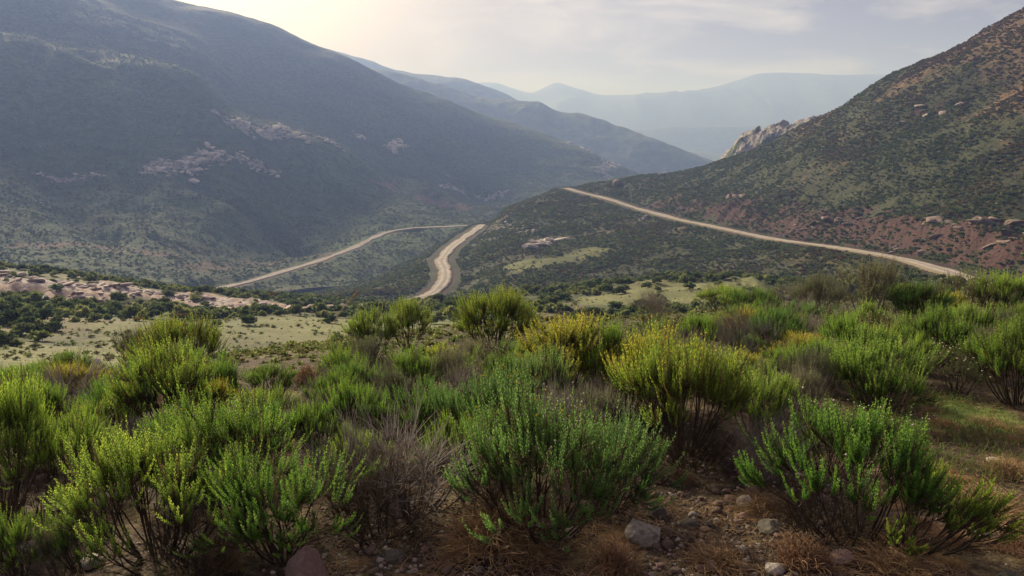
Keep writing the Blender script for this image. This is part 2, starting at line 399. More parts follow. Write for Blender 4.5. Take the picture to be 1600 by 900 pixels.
# ------------------------------------------------------------------ surface masks: real patches of rock, bare earth, pasture
def blob(L, pts, rad, key, amp=1.0, rag=0.5, sc=None):
    w = [pix2(*p) for p in pts] if len(pts[0]) == 3 else pts
    if len(w) == 1: w = [w[0], (w[0][0] + 0.1, w[0][1])]
    dd, tb = poly_dist(L.X, L.Y, w)
    n = fbm(L.X, L.Y, (sc or rad * 0.9), 4, 0.6, seed=len(key) + 20)
    v = np.clip((1 - dd / rad) * 1.5 + rag * n * 1.6, 0, 1) * amp * (dd < rad * 2.2)
    L.M[key] = np.maximum(L.M[key], v)
for L in LAYERS: L.M = {k: np.zeros(L.X.shape) for k in ('rock', 'bare', 'meadow', 'dry')}
def on(L, pts): return [hit(p[0], p[1], 20, 1150)[:2] for p in pts]
# pastures
blob(near, on(near, [(380, 520), (520, 520)]), 16, 'meadow'); blob(near, on(near, [(360, 560), (520, 555)]), 12, 'meadow')
blob(near, on(near, [(60, 552), (200, 548)]), 7, 'meadow'); blob(near, on(near, [(650, 530), (560, 505), (690, 505)]), 10, 'meadow')
blob(near, on(near, [(1010, 462), (1130, 468), (1180, 480)]), 13, 'meadow'); blob(near, on(near, [(1060, 448), (1140, 446)]), 9, 'meadow')
blob(spur, on(spur, [(950, 446), (1110, 440)]), 9, 'meadow', 0.9)
blob(spur, on(spur, [(830, 412), (900, 398)]), 14, 'meadow', 1.0)
blob(spur, on(spur, [(960, 440), (1120, 430)]), 6, 'meadow', 0.5)
near.M['meadow'] = np.maximum(near.M['meadow'], np.clip(0.72 + 0.9 * fbm(near.X, near.Y, 7, 4, seed=40), 0, 1) * (near.R > 9) * (near.R < 48) * (az1(near) < 4 * D2R))
# pink bank and gully earth
blob(near, on(near, [(-40, 445), (60, 447), (150, 456), (260, 467), (350, 476), (430, 483), (520, 486)]), 13, 'bare', 1.1, 0.4, 6)
blob(near, on(near, [(-40, 432), (60, 440), (150, 450), (260, 463), (380, 474)]), 6, 'rock', 0.9, 0.9, 4)
# red cutting above the right road
blob(spur, on(spur, [(1030, 322), (1120, 320), (1200, 345), (1290, 352), (1380, 362), (1480, 375), (1600, 392)]), 10, 'bare', 1.0, 1.0, 8)
blob(spur, on(spur, [(1230, 330), (1330, 345), (1440, 350), (1600, 362)]), 6.5, 'bare', 0.9, 1.1, 7)
blob(spur, on(spur, [(1300, 342), (1450, 352), (1600, 358)]), 3, 'rock', 0.5, 1.0, 5)
blob(spur, on(spur, [(1430, 178), (1490, 170)]), 5, 'bare', 0.8, 1.0, 5)
blob(spur, on(spur, [(780, 350), (820, 362), (845, 378)]), 5, 'rock', 0.8, 1.0, 5)
blob(spur, on(spur, [(1000, 343)]), 5, 'rock', 0.7, 1.0, 5)
blob(spur, on(spur, [(1500, 395), (1560, 400)]), 5, 'bare', 0.8, 1.0, 5)
spur.Z += spur.M['bare'] * 1.3 * (ridged(spur.X, spur.Y, 7, 3, seed=60) - 0.2) * np.clip((road_dist(spur.X, spur.Y) - 5) / 6, 0, 1)
near.Z += near.M['bare'] * 0.35 * ridged(near.X, near.Y, 3, 3, seed=61)
# mountain scars
blob(mount, on(mount, [(30, 385), (160, 388), (250, 400)]), 12, 'bare', 0.8, 0.8, 14)
blob(mount, on(mount, [(300, 418), (400, 412), (500, 398)]), 14, 'bare', 0.7, 0.6, 14)
blob(mount, on(mount, [(600, 290), (660, 310), (730, 325)]), 12, 'bare', 0.9, 1.0, 9)
blob(mount, on(mount, [(450, 420), (560, 425), (610, 405)]), 10, 'bare', 0.5, 0.8, 10)
blob(mount, on(mount, [(60, 270), (150, 275)]), 16, 'bare', 0.5, 0.9, 16)
for p, rd in (([(230, 268), (290, 258), (335, 240)], 12), ([(360, 190), (430, 208), (520, 222)], 15), ([(375, 245), (420, 268)], 8),
              ([(70, 273), (160, 275)], 4), ([(612, 232), (625, 225)], 13), ([(560, 212)], 8), ([(900, 225), (975, 250)], 20), ([(940, 268), (990, 265)], 16),
              ([(690, 292), (720, 300)], 10), ([(700, 275), (790, 300)], 8)):
    blob(mount, on(mount, p), rd, 'rock', 1.0, 1.0, rd * 0.55)
road_spill()
mount.M['dry'] = np.clip(0.25 + 0.9 * fbm(mount.X, mount.Y, 130, 4, seed=30), 0, 1) * 0.45
spur.M['dry'] = np.clip(np.clip((spur.Z + 12) / 45, 0, 1) + 0.9 * fbm(spur.X, spur.Y, 45, 4, seed=31), 0, 1)
crag.M['rock'] = np.clip(1.15 + 1.2 * fbm(crag.X, crag.Y, 14, 3, seed=33), 0, 1) * (crag.R > 484)
ridge_d.M['rock'] = np.clip((0.3 * 1 - np.abs(az1(ridge_d) - 11.5 * D2R) / (5 * D2R)) + 1.3 * fbm(ridge_d.X, ridge_d.Y, 60, 4, seed=34), 0, 1) * 0.7
near.M['dry'] = np.clip(0.3 + fbm(near.X, near.Y, 20, 4, seed=35), 0, 1)
# short green turf and straw close by
def lawn(L):
    g = np.zeros(L.X.shape)
    for px, py, rd in ((1500, 640, 0.55), (1420, 660, 0.4), (1560, 665, 0.5)):
        x, y, z, r = hit(px, py)
        g = np.maximum(g, np.clip((1 - np.hypot(L.X - x, L.Y - y) / rd) * 1.4 + 0.8 * fbm(L.X, L.Y, 0.5, 3, seed=36), 0, 1) * (np.hypot(L.X - x, L.Y - y) < rd * 1.6))
    return g
near.M['turf'] = lawn(near)
for L in LAYERS: L.M.setdefault('turf', np.zeros(L.X.shape))

# ------------------------------------------------------------------ mesh helpers
def mesh_np(name, v, faces, attrs=None, smooth=False):
    """v (n,3); faces (m,k) one polygon size."""
    me = bpy.data.meshes.new(name)
    v = np.ascontiguousarray(v, np.float32); faces = np.ascontiguousarray(faces, np.int32)
    m, k = faces.shape
    me.vertices.add(len(v)); me.vertices.foreach_set('co', v.ravel())
    me.loops.add(m * k); me.loops.foreach_set('vertex_index', faces.ravel())
    me.polygons.add(m)
    me.polygons.foreach_set('loop_start', np.arange(m, dtype=np.int32) * k)
    me.polygons.foreach_set('loop_total', np.full(m, k, np.int32))
    if smooth: me.polygons.foreach_set('use_smooth', np.ones(m, bool))
    if attrs:
        for a, d_ in attrs.items():
            at = me.attributes.new(a, 'FLOAT', 'POINT'); at.data.foreach_set('value', np.ascontiguousarray(d_, np.float32).ravel())
    me.update(calc_edges=True)
    return me
def obj(name, me, mat, parent=None, **props):
    o = bpy.data.objects.new(name, me)
    if mat is not None and not me.materials: me.materials.append(mat)
    COL.objects.link(o)
    if parent is not None: o.parent = parent
    for k, v in props.items(): o[k] = v
    return o
def empty(name, loc=(0, 0, 0), **props):
    o = bpy.data.objects.new(name, None); o.empty_display_size = 0.1; o.location = loc
    COL.objects.link(o)
    for k, v in props.items(): o[k] = v
    return o
def grid_faces(a, m):
    i = np.arange(a - 1)[:, None] * m + np.arange(m - 1)[None, :]
    return np.stack([i, i + 1, i + m + 1, i + m], -1).reshape(-1, 4)[:, ::-1]

# ------------------------------------------------------------------ materials
def new_mat(name):
    m = bpy.data.materials.new(name); m.use_nodes = True
    m.node_tree.nodes.clear()
    return m, m.node_tree
def attr(nt, name):
    n = nt.nodes.new('ShaderNodeAttribute'); n.attribute_name = name
    return n.outputs['Fac']
def finish(nt, col, rough=0.9, bump=None, bstr=0.5, bdist=0.1, spec=0.15, transl=None):
    out = N(nt, 'ShaderNodeOutputMaterial'); b = N(nt, 'ShaderNodeBsdfPrincipled')
    if isinstance(col, tuple): b.inputs['Base Color'].default_value = (*col, 1)
    else: nt.links.new(col, b.inputs['Base Color'])
    b.inputs['Roughness'].default_value = rough; b.inputs['Specular IOR Level'].default_value = spec
    if bump is not None:
        bn = N(nt, 'ShaderNodeBump'); bn.inputs['Strength'].default_value = bstr; bn.inputs['Distance'].default_value = bdist
        nt.links.new(bump, bn.inputs['Height']); nt.links.new(bn.outputs[0], b.inputs['Normal'])
    if transl:
        t = N(nt, 'ShaderNodeBsdfTranslucent'); mx = N(nt, 'ShaderNodeMixShader'); mx.inputs[0].default_value = transl
        nt.links.new(col, t.inputs['Color']); nt.links.new(b.outputs[0], mx.inputs[1]); nt.links.new(t.outputs[0], mx.inputs[2])
        nt.links.new(mx.outputs[0], out.inputs['Surface'])
    else: nt.links.new(b.outputs[0], out.inputs['Surface'])
def terrain_mat(name, fine, greens, drys, rockc, barec, meadowc, bd=0.5, near_soil=None):
    m, nt = new_mat(name)
    g = N(nt, 'ShaderNodeNewGeometry'); P = g.outputs['Position']
    n1 = noise(nt, P, 1 / fine, 5, 0.65); n2 = noise(nt, P, 1 / (fine * 7), 4, 0.6); n3 = noise(nt, P, 1 / (fine * 0.35), 3, 0.6)
    gr = ramp(nt, n1, [(0.35, greens[0]), (0.52, greens[1]), (0.68, greens[2])])
    dr = ramp(nt, n1, [(0.35, drys[0]), (0.65, drys[1])])
    f = math_n(nt, 'ADD', attr(nt, 'dry'), math_n(nt, 'SUBTRACT', n2, 0.5))
    f = math_n(nt, 'MULTIPLY_ADD', n1, 1.2, math_n(nt, 'SUBTRACT', f, 0.95))
    f = math_n(nt, 'MULTIPLY', f, 2.5, clamp=True)
    c = mixc(nt, f, gr, dr)
    c = mixc(nt, math_n(nt, 'MULTIPLY_ADD', n1, 1.5, math_n(nt, 'MULTIPLY_ADD', attr(nt, 'meadow'), 2.2, -1.6), clamp=True),
             c, mixc(nt, ramp(nt, n3, [(0.35, 0.0), (0.6, 1.0)]), mixc(nt, ramp(nt, n2, [(0.4, 0.0), (0.6, 1.0)]), (0.55 * meadowc[0], 0.72 * meadowc[1], 0.5 * meadowc[2]), meadowc), tuple(0.7 * q for q in meadowc)))
    big = noise(nt, P, 1 / (fine * 22), 4, 0.6)
    c = mixc(nt, 1.0, c, ramp(nt, big, [(0.36, 0.62), (0.5, 1.0), (0.66, 1.3)]), 'MULTIPLY')
    bc = ramp(nt, n3, [(0.3, tuple(0.6 * q for q in barec)), (0.7, tuple(1.2 * q for q in barec))])
    c = mixc(nt, math_n(nt, 'MULTIPLY_ADD', n1, 2.2, math_n(nt, 'MULTIPLY_ADD', attr(nt, 'bare'), 2.6, -2.4), clamp=True), c, bc)
    rc = ramp(nt, n3, [(0.38, tuple(0.35 * q for q in rockc)), (0.6, rockc)])
    c = mixc(nt, math_n(nt, 'MULTIPLY_ADD', n1, 2.5, math_n(nt, 'MULTIPLY_ADD', attr(nt, 'rock'), 3.0, -3.0), clamp=True), c, rc)
    if near_soil:
        sepd = N(nt, 'ShaderNodeVectorMath', operation='LENGTH'); nt.links.new(P, sepd.inputs[0])
        ff = math_n(nt, 'MULTIPLY_ADD', sepd.outputs['Value'], -0.25, 3.1, clamp=True)
        a1 = noise(nt, P, 2.2, 5, 0.6); a2 = noise(nt, P, 26, 4, 0.7); a3 = noise(nt, P, 9, 4, 0.6)
        s1 = ramp(nt, a2, [(0.35, (0.018, 0.012, 0.009)), (0.5, (0.045, 0.030, 0.022)), (0.68, (0.11, 0.078, 0.056))])
        s2 = ramp(nt, a2, [(0.35, (0.045, 0.034, 0.018)), (0.65, (0.15, 0.115, 0.060))])
        s3 = ramp(nt, a2, [(0.35, (0.050, 0.060, 0.020)), (0.65, (0.18, 0.165, 0.075))])
        s2 = mixc(nt, math_n(nt, 'MULTIPLY_ADD', sepd.outputs['Value'], 0.18, -0.9, clamp=True), s2, s3)
        s = mixc(nt, ramp(nt, a1, [(0.45, 0.0), (0.62, 1.0)]), s1, s2)
        tf = ramp(nt, a2, [(0.35, (0.045, 0.075, 0.015)), (0.65, (0.14, 0.20, 0.045))])
        s = mixc(nt, math_n(nt, 'MULTIPLY_ADD', a3, 1.6, math_n(nt, 'MULTIPLY_ADD', attr(nt, 'turf'), 2.0, -1.6), clamp=True), s, tf)
        c = mixc(nt, ff, c, s)
        c = mixc(nt, 1.0, c, ramp(nt, noise(nt, P, 4.0, 4, 0.7), [(0.35, 0.62), (0.65, 1.25)]), 'MULTIPLY')
        bh = math_n(nt, 'ADD', a2, math_n(nt, 'MULTIPLY', a3, 1.5))
        finish(nt, c, 0.95, bh, 0.8, 0.02)
    else:
        finish(nt, c, 0.95, math_n(nt, 'ADD', n1, math_n(nt, 'MULTIPLY', n3, 0.4)), 0.9, bd)
    return m
G3 = [(0.020, 0.030, 0.012), (0.045, 0.066, 0.022), (0.085, 0.105, 0.040)]
M_ground = terrain_mat('near_ground', 1.6, [(0.022, 0.030, 0.013), (0.050, 0.066, 0.024), (0.10, 0.11, 0.045)], [(0.07, 0.06, 0.03), (0.15, 0.13, 0.065)],
                       (0.46, 0.41, 0.38), (0.27, 0.20, 0.172), (0.195, 0.202, 0.088), near_soil=True)
M_spur = terrain_mat('spur_ground', 2.0, [(0.020, 0.024, 0.010), (0.034, 0.040, 0.015), (0.052, 0.056, 0.022)], [(0.070, 0.045, 0.025), (0.125, 0.085, 0.045)], (0.19, 0.165, 0.145), (0.060, 0.031, 0.026), (0.17, 0.18, 0.07), 0.8)
M_mount = terrain_mat('mountain_ground', 5.0, [(0.022, 0.038, 0.013), (0.042, 0.068, 0.022), (0.068, 0.098, 0.034)], [(0.06, 0.045, 0.03), (0.115, 0.085, 0.05)], (0.34, 0.31, 0.28), (0.15, 0.09, 0.075), (0.2, 0.2, 0.1), 3.0)
M_far = terrain_mat('far_ground', 25.0, G3, [(0.06, 0.055, 0.03), (0.11, 0.09, 0.05)], (0.40, 0.37, 0.32), (0.17, 0.10, 0.085), (0.2, 0.2, 0.1), 8.0)
M_crag = terrain_mat('crag_rock', 3.0, G3, [(0.06, 0.045, 0.03), (0.12, 0.09, 0.05)], (0.36, 0.33, 0.29), (0.17, 0.10, 0.085), (0.2, 0.2, 0.1), 2.0)

def build_layer(name, L, mat):
    v = np.stack([L.X, L.Y, L.Z], -1).reshape(-1, 3)
    o = obj(name, mesh_np(name, v, grid_faces(*L.X.shape), L.M, smooth=True), mat, kind='structure')
    return o
build_layer('ground', near, M_ground)
build_layer('spur_hill', spur, M_spur)
build_layer('mountain', mount, M_mount)
build_layer('ridge', ridge_c, M_far)
build_layer('ridge', ridge_d, M_far)
build_layer('foothills', far1, M_far)
build_layer('far_mountain', far2, M_far)
build_layer('rocky_hill', crag, M_crag)

# roads
m_road, nt = new_mat('dirt_road')
g = N(nt, 'ShaderNodeNewGeometry'); P = g.outputs['Position']
a = noise(nt, P, 0.8, 5, 0.65); b = noise(nt, P, 0.12, 3, 0.5)
c = ramp(nt, a, [(0.3, (0.17, 0.148, 0.125)), (0.7, (0.28, 0.25, 0.215))])
tr = attr(nt, 'track')
c = mixc(nt, math_n(nt, 'MULTIPLY', math_n(nt, 'MULTIPLY', tr, ramp(nt, noise(nt, P, 0.25, 3, 0.6), [(0.35, 0.2), (0.6, 1.0)])), 0.8), c, (0.44, 0.40, 0.35))
c = mixc(nt, math_n(nt, 'MULTIPLY_ADD', a, 2.0, math_n(nt, 'MULTIPLY_ADD', attr(nt, 'verge'), 1.6, -1.7), clamp=True), c, (0.14, 0.12, 0.07))
finish(nt, c, 0.95, a, 0.5, 0.1)
def build_road(path, half, seed):
    t = np.gradient(path[:, :2], axis=0); t /= np.linalg.norm(t, axis=1)[:, None]
    nrm = np.stack([t[:, 1], -t[:, 0]], 1)
    rs = np.random.RandomState(seed)
    wv = 1 + 0.10 * np.convolve(rs.randn(len(path) + 4), np.ones(5) / 2.2, 'valid') + 0.12 * np.sin(np.linspace(0, 40, len(path)) + seed) + 0.08 * rs.randn(len(path))
    offs = np.array([-1.35, -1.0, -0.7, -0.45, -0.2, 0, 0.2, 0.45, 0.7, 1.0, 1.35])
    zo = np.array([-0.9, 0.0, 0.06, 0.0, 0.06, 0.09, 0.06, 0.0, 0.06, 0.0, -0.9])
    trk = np.array([0, 0, 0.2, 1, 0.3, 0, 0.3, 1, 0.2, 0, 0]); vg = np.array([1, 1, 0.3, 0, 0, 0.35, 0, 0, 0.3, 1, 1])
    V = np.zeros((len(path), len(offs), 3))
    V[:, :, :2] = path[:, None, :2] + nrm[:, None, :] * (offs[None, :] * half * wv[:, None])[..., None]
    V[:, :, 2] = path[:, None, 2] + 0.12 + zo[None, :]
    return obj('road', mesh_np('road', V.reshape(-1, 3), grid_faces(len(path), len(offs)),
               {'track': np.tile(trk, (len(path), 1)), 'verge': np.tile(vg, (len(path), 1))}, True), m_road, kind='structure')
build_road(road_right, 1.75, 1); build_road(road_mid, 2.1, 2); build_road(road_left, 2.1, 3)

# ------------------------------------------------------------------ haze: the air of the valley, one closed box
m_haze, nt = new_mat('haze_air')
out = N(nt, 'ShaderNodeOutputMaterial'); pv = N(nt, 'ShaderNodeVolumePrincipled')
pv.inputs['Color'].default_value = (0.154, 0.224, 0.452, 1)
pv.inputs['Absorption Color'].default_value = (0.66, 0.60, 0.30, 1)
pv.inputs['Density'].default_value = HAZE
pv.inputs['Anisotropy'].default_value = 0.22
nt.links.new(pv.outputs[0], out.inputs['Volume'])
hb = 8200.0
hv = np.array([(x, y, z) for z in (-260.0, 350.0) for y in (-hb, hb) for x in (-hb, hb)])
hf = np.array([(0, 2, 3, 1), (4, 5, 7, 6), (0, 1, 5, 4), (2, 6, 7, 3), (0, 4, 6, 2), (1, 3, 7, 5)])
obj('haze', mesh_np('haze', hv, hf), m_haze, kind='stuff', label='thin blue haze filling the valley air between the near slope and the far mountains')

# ------------------------------------------------------------------ plant materials
def obj_rand(nt):
    n = nt.nodes.new('ShaderNodeObjectInfo'); return n.outputs['Random']
def leaf_mat(name, dark, mid, light, dead=(0.16, 0.11, 0.05), var=0.5, transl=0.5):
    m, nt = new_mat(name)
    t = attr(nt, 'tint')
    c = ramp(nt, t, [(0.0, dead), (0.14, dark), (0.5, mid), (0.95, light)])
    h = N(nt, 'ShaderNodeHueSaturation')
    r = obj_rand(nt)
    nt.links.new(math_n(nt, 'MULTIPLY_ADD', r, var, 1.0 - var * 0.5), h.inputs['Value'])
    nt.links.new(math_n(nt, 'MULTIPLY_ADD', r, -0.05, 0.522), h.inputs['Hue'])
    nt.links.new(c, h.inputs['Color'])
    finish(nt, h.outputs[0], 0.6, spec=0.25, transl=transl)
    return m
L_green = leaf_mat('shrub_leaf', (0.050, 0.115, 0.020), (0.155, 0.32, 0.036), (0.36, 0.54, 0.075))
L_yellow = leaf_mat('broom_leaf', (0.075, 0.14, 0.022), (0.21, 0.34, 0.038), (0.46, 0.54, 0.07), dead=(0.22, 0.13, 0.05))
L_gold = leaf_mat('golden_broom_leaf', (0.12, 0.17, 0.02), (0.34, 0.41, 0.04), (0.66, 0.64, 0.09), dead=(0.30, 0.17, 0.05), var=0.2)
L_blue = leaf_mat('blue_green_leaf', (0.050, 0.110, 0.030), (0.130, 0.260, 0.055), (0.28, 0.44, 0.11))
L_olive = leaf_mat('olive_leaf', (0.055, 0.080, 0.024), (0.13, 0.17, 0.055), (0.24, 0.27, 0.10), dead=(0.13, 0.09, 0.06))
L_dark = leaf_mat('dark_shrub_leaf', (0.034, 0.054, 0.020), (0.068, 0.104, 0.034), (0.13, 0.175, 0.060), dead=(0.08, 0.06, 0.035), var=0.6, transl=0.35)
def stem_mat(name, a, b):
    m, nt = new_mat(name)
    finish(nt, ramp(nt, attr(nt, 'tint'), [(0.0, a), (1.0, b)]), 0.85, spec=0.2)
    return m
S_dark = stem_mat('dark_stem', (0.030, 0.020, 0.014), (0.12, 0.085, 0.055))
S_grey = stem_mat('grey_twig', (0.045, 0.038, 0.032), (0.36, 0.32, 0.285))
S_straw = stem_mat('straw', (0.15, 0.085, 0.035), (0.46, 0.32, 0.17))
S_brown = stem_mat('brown_straw', (0.10, 0.055, 0.032), (0.36, 0.22, 0.13))
m_fly, nt = new_mat('yellow_flower'); finish(nt, (0.75, 0.50, 0.03), 0.7)
m_flw, nt = new_mat('pale_seed_head'); finish(nt, (0.50, 0.46, 0.34), 0.8)

# ------------------------------------------------------------------ plant geometry
def norm(a): return a / (np.linalg.norm(a, axis=-1, keepdims=True) + 1e-9)
def bez(a, b, c, m):
    t = np.linspace(0, 1, m)[None, :, None]
    return (1 - t) ** 2 * a[:, None] + 2 * t * (1 - t) * b[:, None] + t * t * c[:, None]
def tubes(P, rad, tint, k=3):
    """P (n,m,3) rad (n,m) -> verts, quads, tint"""
    n, m, _ = P.shape
    T = norm(np.gradient(P, axis=1))
    ref = np.array([0.31, 0.12, 0.05]) + np.zeros_like(T); ref[..., 1] += 0.9
    A = norm(np.cross(T, ref)); B = np.cross(T, A)
    an = np.arange(k) * 2 * np.pi / k
    V = P[:, :, None] + rad[:, :, None, None] * (A[:, :, None] * np.cos(an)[:, None] + B[:, :, None] * np.sin(an)[:, None])
    base = (np.arange(n) * m * k)[:, None, None] + (np.arange(m - 1) * k)[None, :, None]
    j = np.arange(k)[None, None]; j2 = (j + 1) % k
    F = np.stack([base + j, base + j2, base + k + j2, base + k + j], -1).reshape(-1, 4)
    return V.reshape(-1, 3), F, np.repeat(np.asarray(tint, float), m * k)
def blades(B, D, S, ln, w, tint, belly=0.55):
    """diamond leaves: base, direction, side, length, half width"""
    n = len(B)
    V = np.stack([B, B + D * (ln * belly)[:, None] + S * w[:, None], B + D * ln[:, None], B + D * (ln * belly)[:, None] - S * w[:, None]], 1)
    return V.reshape(-1, 3), np.arange(n * 4).reshape(n, 4), np.repeat(tint, 4)
def join(parts):
    vs, fs, ts = [], [], []; o = 0
    for v, f, t in parts:
        vs.append(v); fs.append(f + o); ts.append(t); o += len(v)
    return np.concatenate(vs), np.concatenate(fs), np.concatenate(ts)
def dome(rs, n, W, Hh, flat=0.5, smax=1.0, fill=0.30):
    u = rs.rand(n); az = rs.rand(n) * 2 * np.pi
    th = np.arccos(1 - u * smax)
    f = 1 - fill * rs.rand(n) ** 1.5
    s = np.sin(th)
    return np.stack([W / 2 * s * np.cos(az) * f, W / 2 * s * np.sin(az) * f, Hh * ((1 - flat) + flat * np.cos(th)) * f], 1)
def gen_shrub(seed, Hh=0.6, W=0.8, n1=14, n2=4, n3=8, leaf=0.013, lw=0.0031, per=44, t0=0.34, bare=0.10, flat=0.5,
              upright=1.25, lean=(0, 0), dead=0.13, stem_r=0.005, leaf_up=0.75, sp=0.78, lump=0.13, sprig=0.2):
    rs = np.random.RandomState(seed)
    T1 = dome(rs, n1, W * 0.94, Hh * 0.94, flat, sp, 0.22)
    T2 = np.repeat(T1, n2, 0) + rs.randn(n1 * n2, 3) * Hh * lump * [1, 1, 0.55]
    T3 = np.repeat(T2, n3, 0) + rs.randn(n1 * n2 * n3, 3) * Hh * lump * 0.5 * [1, 1, 0.6]
    for T in (T1, T2, T3):
        T[:, 2] = np.maximum(T[:, 2], 0.05 * Hh)
        T[:, 0] += lean[0] * T[:, 2]; T[:, 1] += lean[1] * T[:, 2]
    b0 = np.zeros((n1, 3)); b0[:, :2] = T1[:, :2] * 0.07 + rs.randn(n1, 2) * 0.02; b0[:, 2] = -0.04
    c0 = b0 + (T1 - b0) * [0.6, 0.6, 0.32] + rs.randn(n1, 3) * 0.02 * [1, 1, .5]
    P1 = bez(b0, c0, b0 + (T1 - b0) * [0.74, 0.74, 0.62], 6)
    A1 = np.repeat(P1[:, -2], n2, 0)
    A1e = A1 + (T2 - A1) * 0.72 + rs.randn(len(T2), 3) * 0.012
    P2 = bez(A1, A1 + (A1e - A1) * [0.6, 0.6, 0.4], A1e, 5)
    A2 = np.repeat(P2[:, -2], n3, 0)
    L3 = np.linalg.norm(T3 - A2, axis=1, keepdims=True)
    lim = np.minimum(1.0, 4 * sprig / np.maximum(L3, 1e-3))
    up = np.array([0, 0, 1.0])
    C3 = A2 * 0.35 + T3 * 0.65 - up * L3 * 0.28 * upright + rs.randn(*T3.shape) * 0.006
    P3 = bez(A2, C3, T3, 6)
    st = join([tubes(P1, np.linspace(1, 0.6, 6)[None] * stem_r * (0.8 + rs.rand(n1, 1) * 0.7), rs.rand(n1) * 0.4, 4),
               tubes(P2, np.linspace(0.6, 0.35, 5)[None] * stem_r * np.ones((len(P2), 1)), 0.2 + rs.rand(len(P2)) * 0.5),
               tubes(P3[:, ::1], np.linspace(0.34, 0.14, 6)[None] * stem_r * np.ones((len(P3), 1)), 0.3 + rs.rand(len(P3)) * 0.7)])
    res = {'stem': st, 'tips': T3}
    if per:
        ns = len(P3); keep = rs.rand(ns) > bare
        idx = np.flatnonzero(keep)
        t = np.tile(t0 + (1 - t0) * (np.arange(per) + 0.5) / per, (len(idx), 1)) + rs.randn(len(idx), per) * 0.01
        t = np.clip(t, 0, 1)
        a, b, c = A2[idx][:, None], C3[idx][:, None], T3[idx][:, None]; tt = t[..., None]
        Bp = (1 - tt) ** 2 * a + 2 * tt * (1 - tt) * b + tt ** 2 * c
        Tg = norm(2 * (1 - tt) * (b - a) + 2 * tt * (c - b))
        ref = np.array([0.3, 0.8, 0.1]); A = norm(np.cross(Tg, ref)); Bn = np.cross(Tg, A)
        ph = (np.arange(per) * 2.4)[None] + rs.rand(len(idx), 1) * 6
        R = A * np.cos(ph)[..., None] + Bn * np.sin(ph)[..., None]
        k = leaf_up + rs.randn(len(idx), per)[..., None] * 0.12
        D = norm(R * (1 - k * 0.5) + Tg * k)
        S = np.cross(D, R); S = norm(S)
        sz = (0.75 + 0.5 * rs.rand(len(idx), per)) * (1 - 0.35 * t ** 6)
        tint = 0.5 + 0.16 * rs.randn(len(idx), 1) * np.ones((1, per)) + 0.55 * (t - 0.66) + rs.randn(len(idx), per) * 0.03  # brighter towards sprig tips: lime tip growth plus top-lit contrast painted into the colour
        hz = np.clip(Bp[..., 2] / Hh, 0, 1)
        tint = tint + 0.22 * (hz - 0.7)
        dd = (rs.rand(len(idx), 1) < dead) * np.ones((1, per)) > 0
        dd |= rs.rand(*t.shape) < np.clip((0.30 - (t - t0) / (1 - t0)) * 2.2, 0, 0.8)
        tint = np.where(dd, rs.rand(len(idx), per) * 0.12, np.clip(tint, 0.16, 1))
        f = lambda z: z.reshape(-1, *z.shape[2:])
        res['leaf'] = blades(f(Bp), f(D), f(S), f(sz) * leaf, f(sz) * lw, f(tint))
    return res
def heads(rs, pts, r):
    """little faceted flower heads"""
    n = len(pts)
    o = np.array([(1, 0, 0), (0, 1, 0), (-1, 0, 0), (0, -1, 0), (0, 0, 0.8), (0, 0, -0.8)]) * r
    V = pts[:, None] + o[None] * (0.7 + 0.6 * rs.rand(n, 1, 1))
    q = np.array([(0, 1, 4, 4), (1, 2, 4, 4)])
    f = np.array([(0, 1, 4), (1, 2, 4), (2, 3, 4), (3, 0, 4), (1, 0, 5), (2, 1, 5), (3, 2, 5), (0, 3, 5)])
    return V.reshape(-1, 3), (f[None] + 6 * np.arange(n)[:, None, None]).reshape(-1, 3)

PROTO = {}
def proto(key, lm, sm, fl=None, **kw):
    g = gen_shrub(**kw)
    d = {'stems': mesh_np('stems', g['stem'][0], g['stem'][1], {'tint': g['stem'][2]})}
    d['stems'].materials.append(sm)
    if 'leaf' in g:
        d['foliage'] = mesh_np('foliage', g['leaf'][0], g['leaf'][1], {'tint': g['leaf'][2]}); d['foliage'].materials.append(lm)
    if fl:
        rs = np.random.RandomState(kw['seed'] + 99)
        for nm, mat, n, r in fl:
            z = g['tips']; w = np.argsort(-(z[:, 2] + rs.rand(len(z)) * 0.35 * kw.get('Hh', 0.6)))[:n * 3]
            v, f = heads(rs, z[rs.choice(w, n, replace=False)] + [0, 0, r * 0.6], r)
            d[nm] = mesh_np(nm, v, f); d[nm].materials.append(mat)
    PROTO[key] = (d, kw.get('W', 0.8), kw.get('Hh', 0.6))
# green needle shrubs (A), brooms (B), blue-green (C), olive (O), twiggy dead bushes (D)
ff = [('yellow_flower_heads', m_fly, 8, 0.006), ('pale_seed_heads', m_flw, 22, 0.005)]
proto('A0', L_green, S_dark, ff[1:], seed=1, n1=22, n2=4, n3=9, per=44, Hh=0.6, W=0.85)
proto('A1', L_green, S_dark, ff, seed=2, n1=19, n2=4, n3=9, per=44, Hh=0.6, W=0.75, lump=0.16, flat=0.4)
proto('A2', L_green, S_dark, seed=3, n1=26, n2=4, n3=8, per=40, Hh=0.55, W=0.95, bare=0.12, dead=0.16)
proto('A3', L_green, S_dark, ff, seed=4, n1=18, n2=5, n3=7, per=44, Hh=0.6, W=0.8, lean=(0.3, 0), lump=0.15)
proto('AL', L_yellow, S_dark, seed=5, n1=24, n2=4, n3=8, per=30, Hh=0.42, W=0.9, lean=(0.95, -0.15), flat=0.75, upright=0.2, dead=0.15)
kb = dict(leaf=0.019, lw=0.0022, leaf_up=1.0, per=34, t0=0.22)
proto('B0', L_yellow, S_dark, seed=11, n1=40, n2=4, n3=8, Hh=0.75, W=0.9, lump=0.10, dead=0.2, **kb)
proto('B1', L_gold, S_dark, seed=12, n1=22, n2=4, n3=9, Hh=0.75, W=0.6, lump=0.10, dead=0.12, **kb)
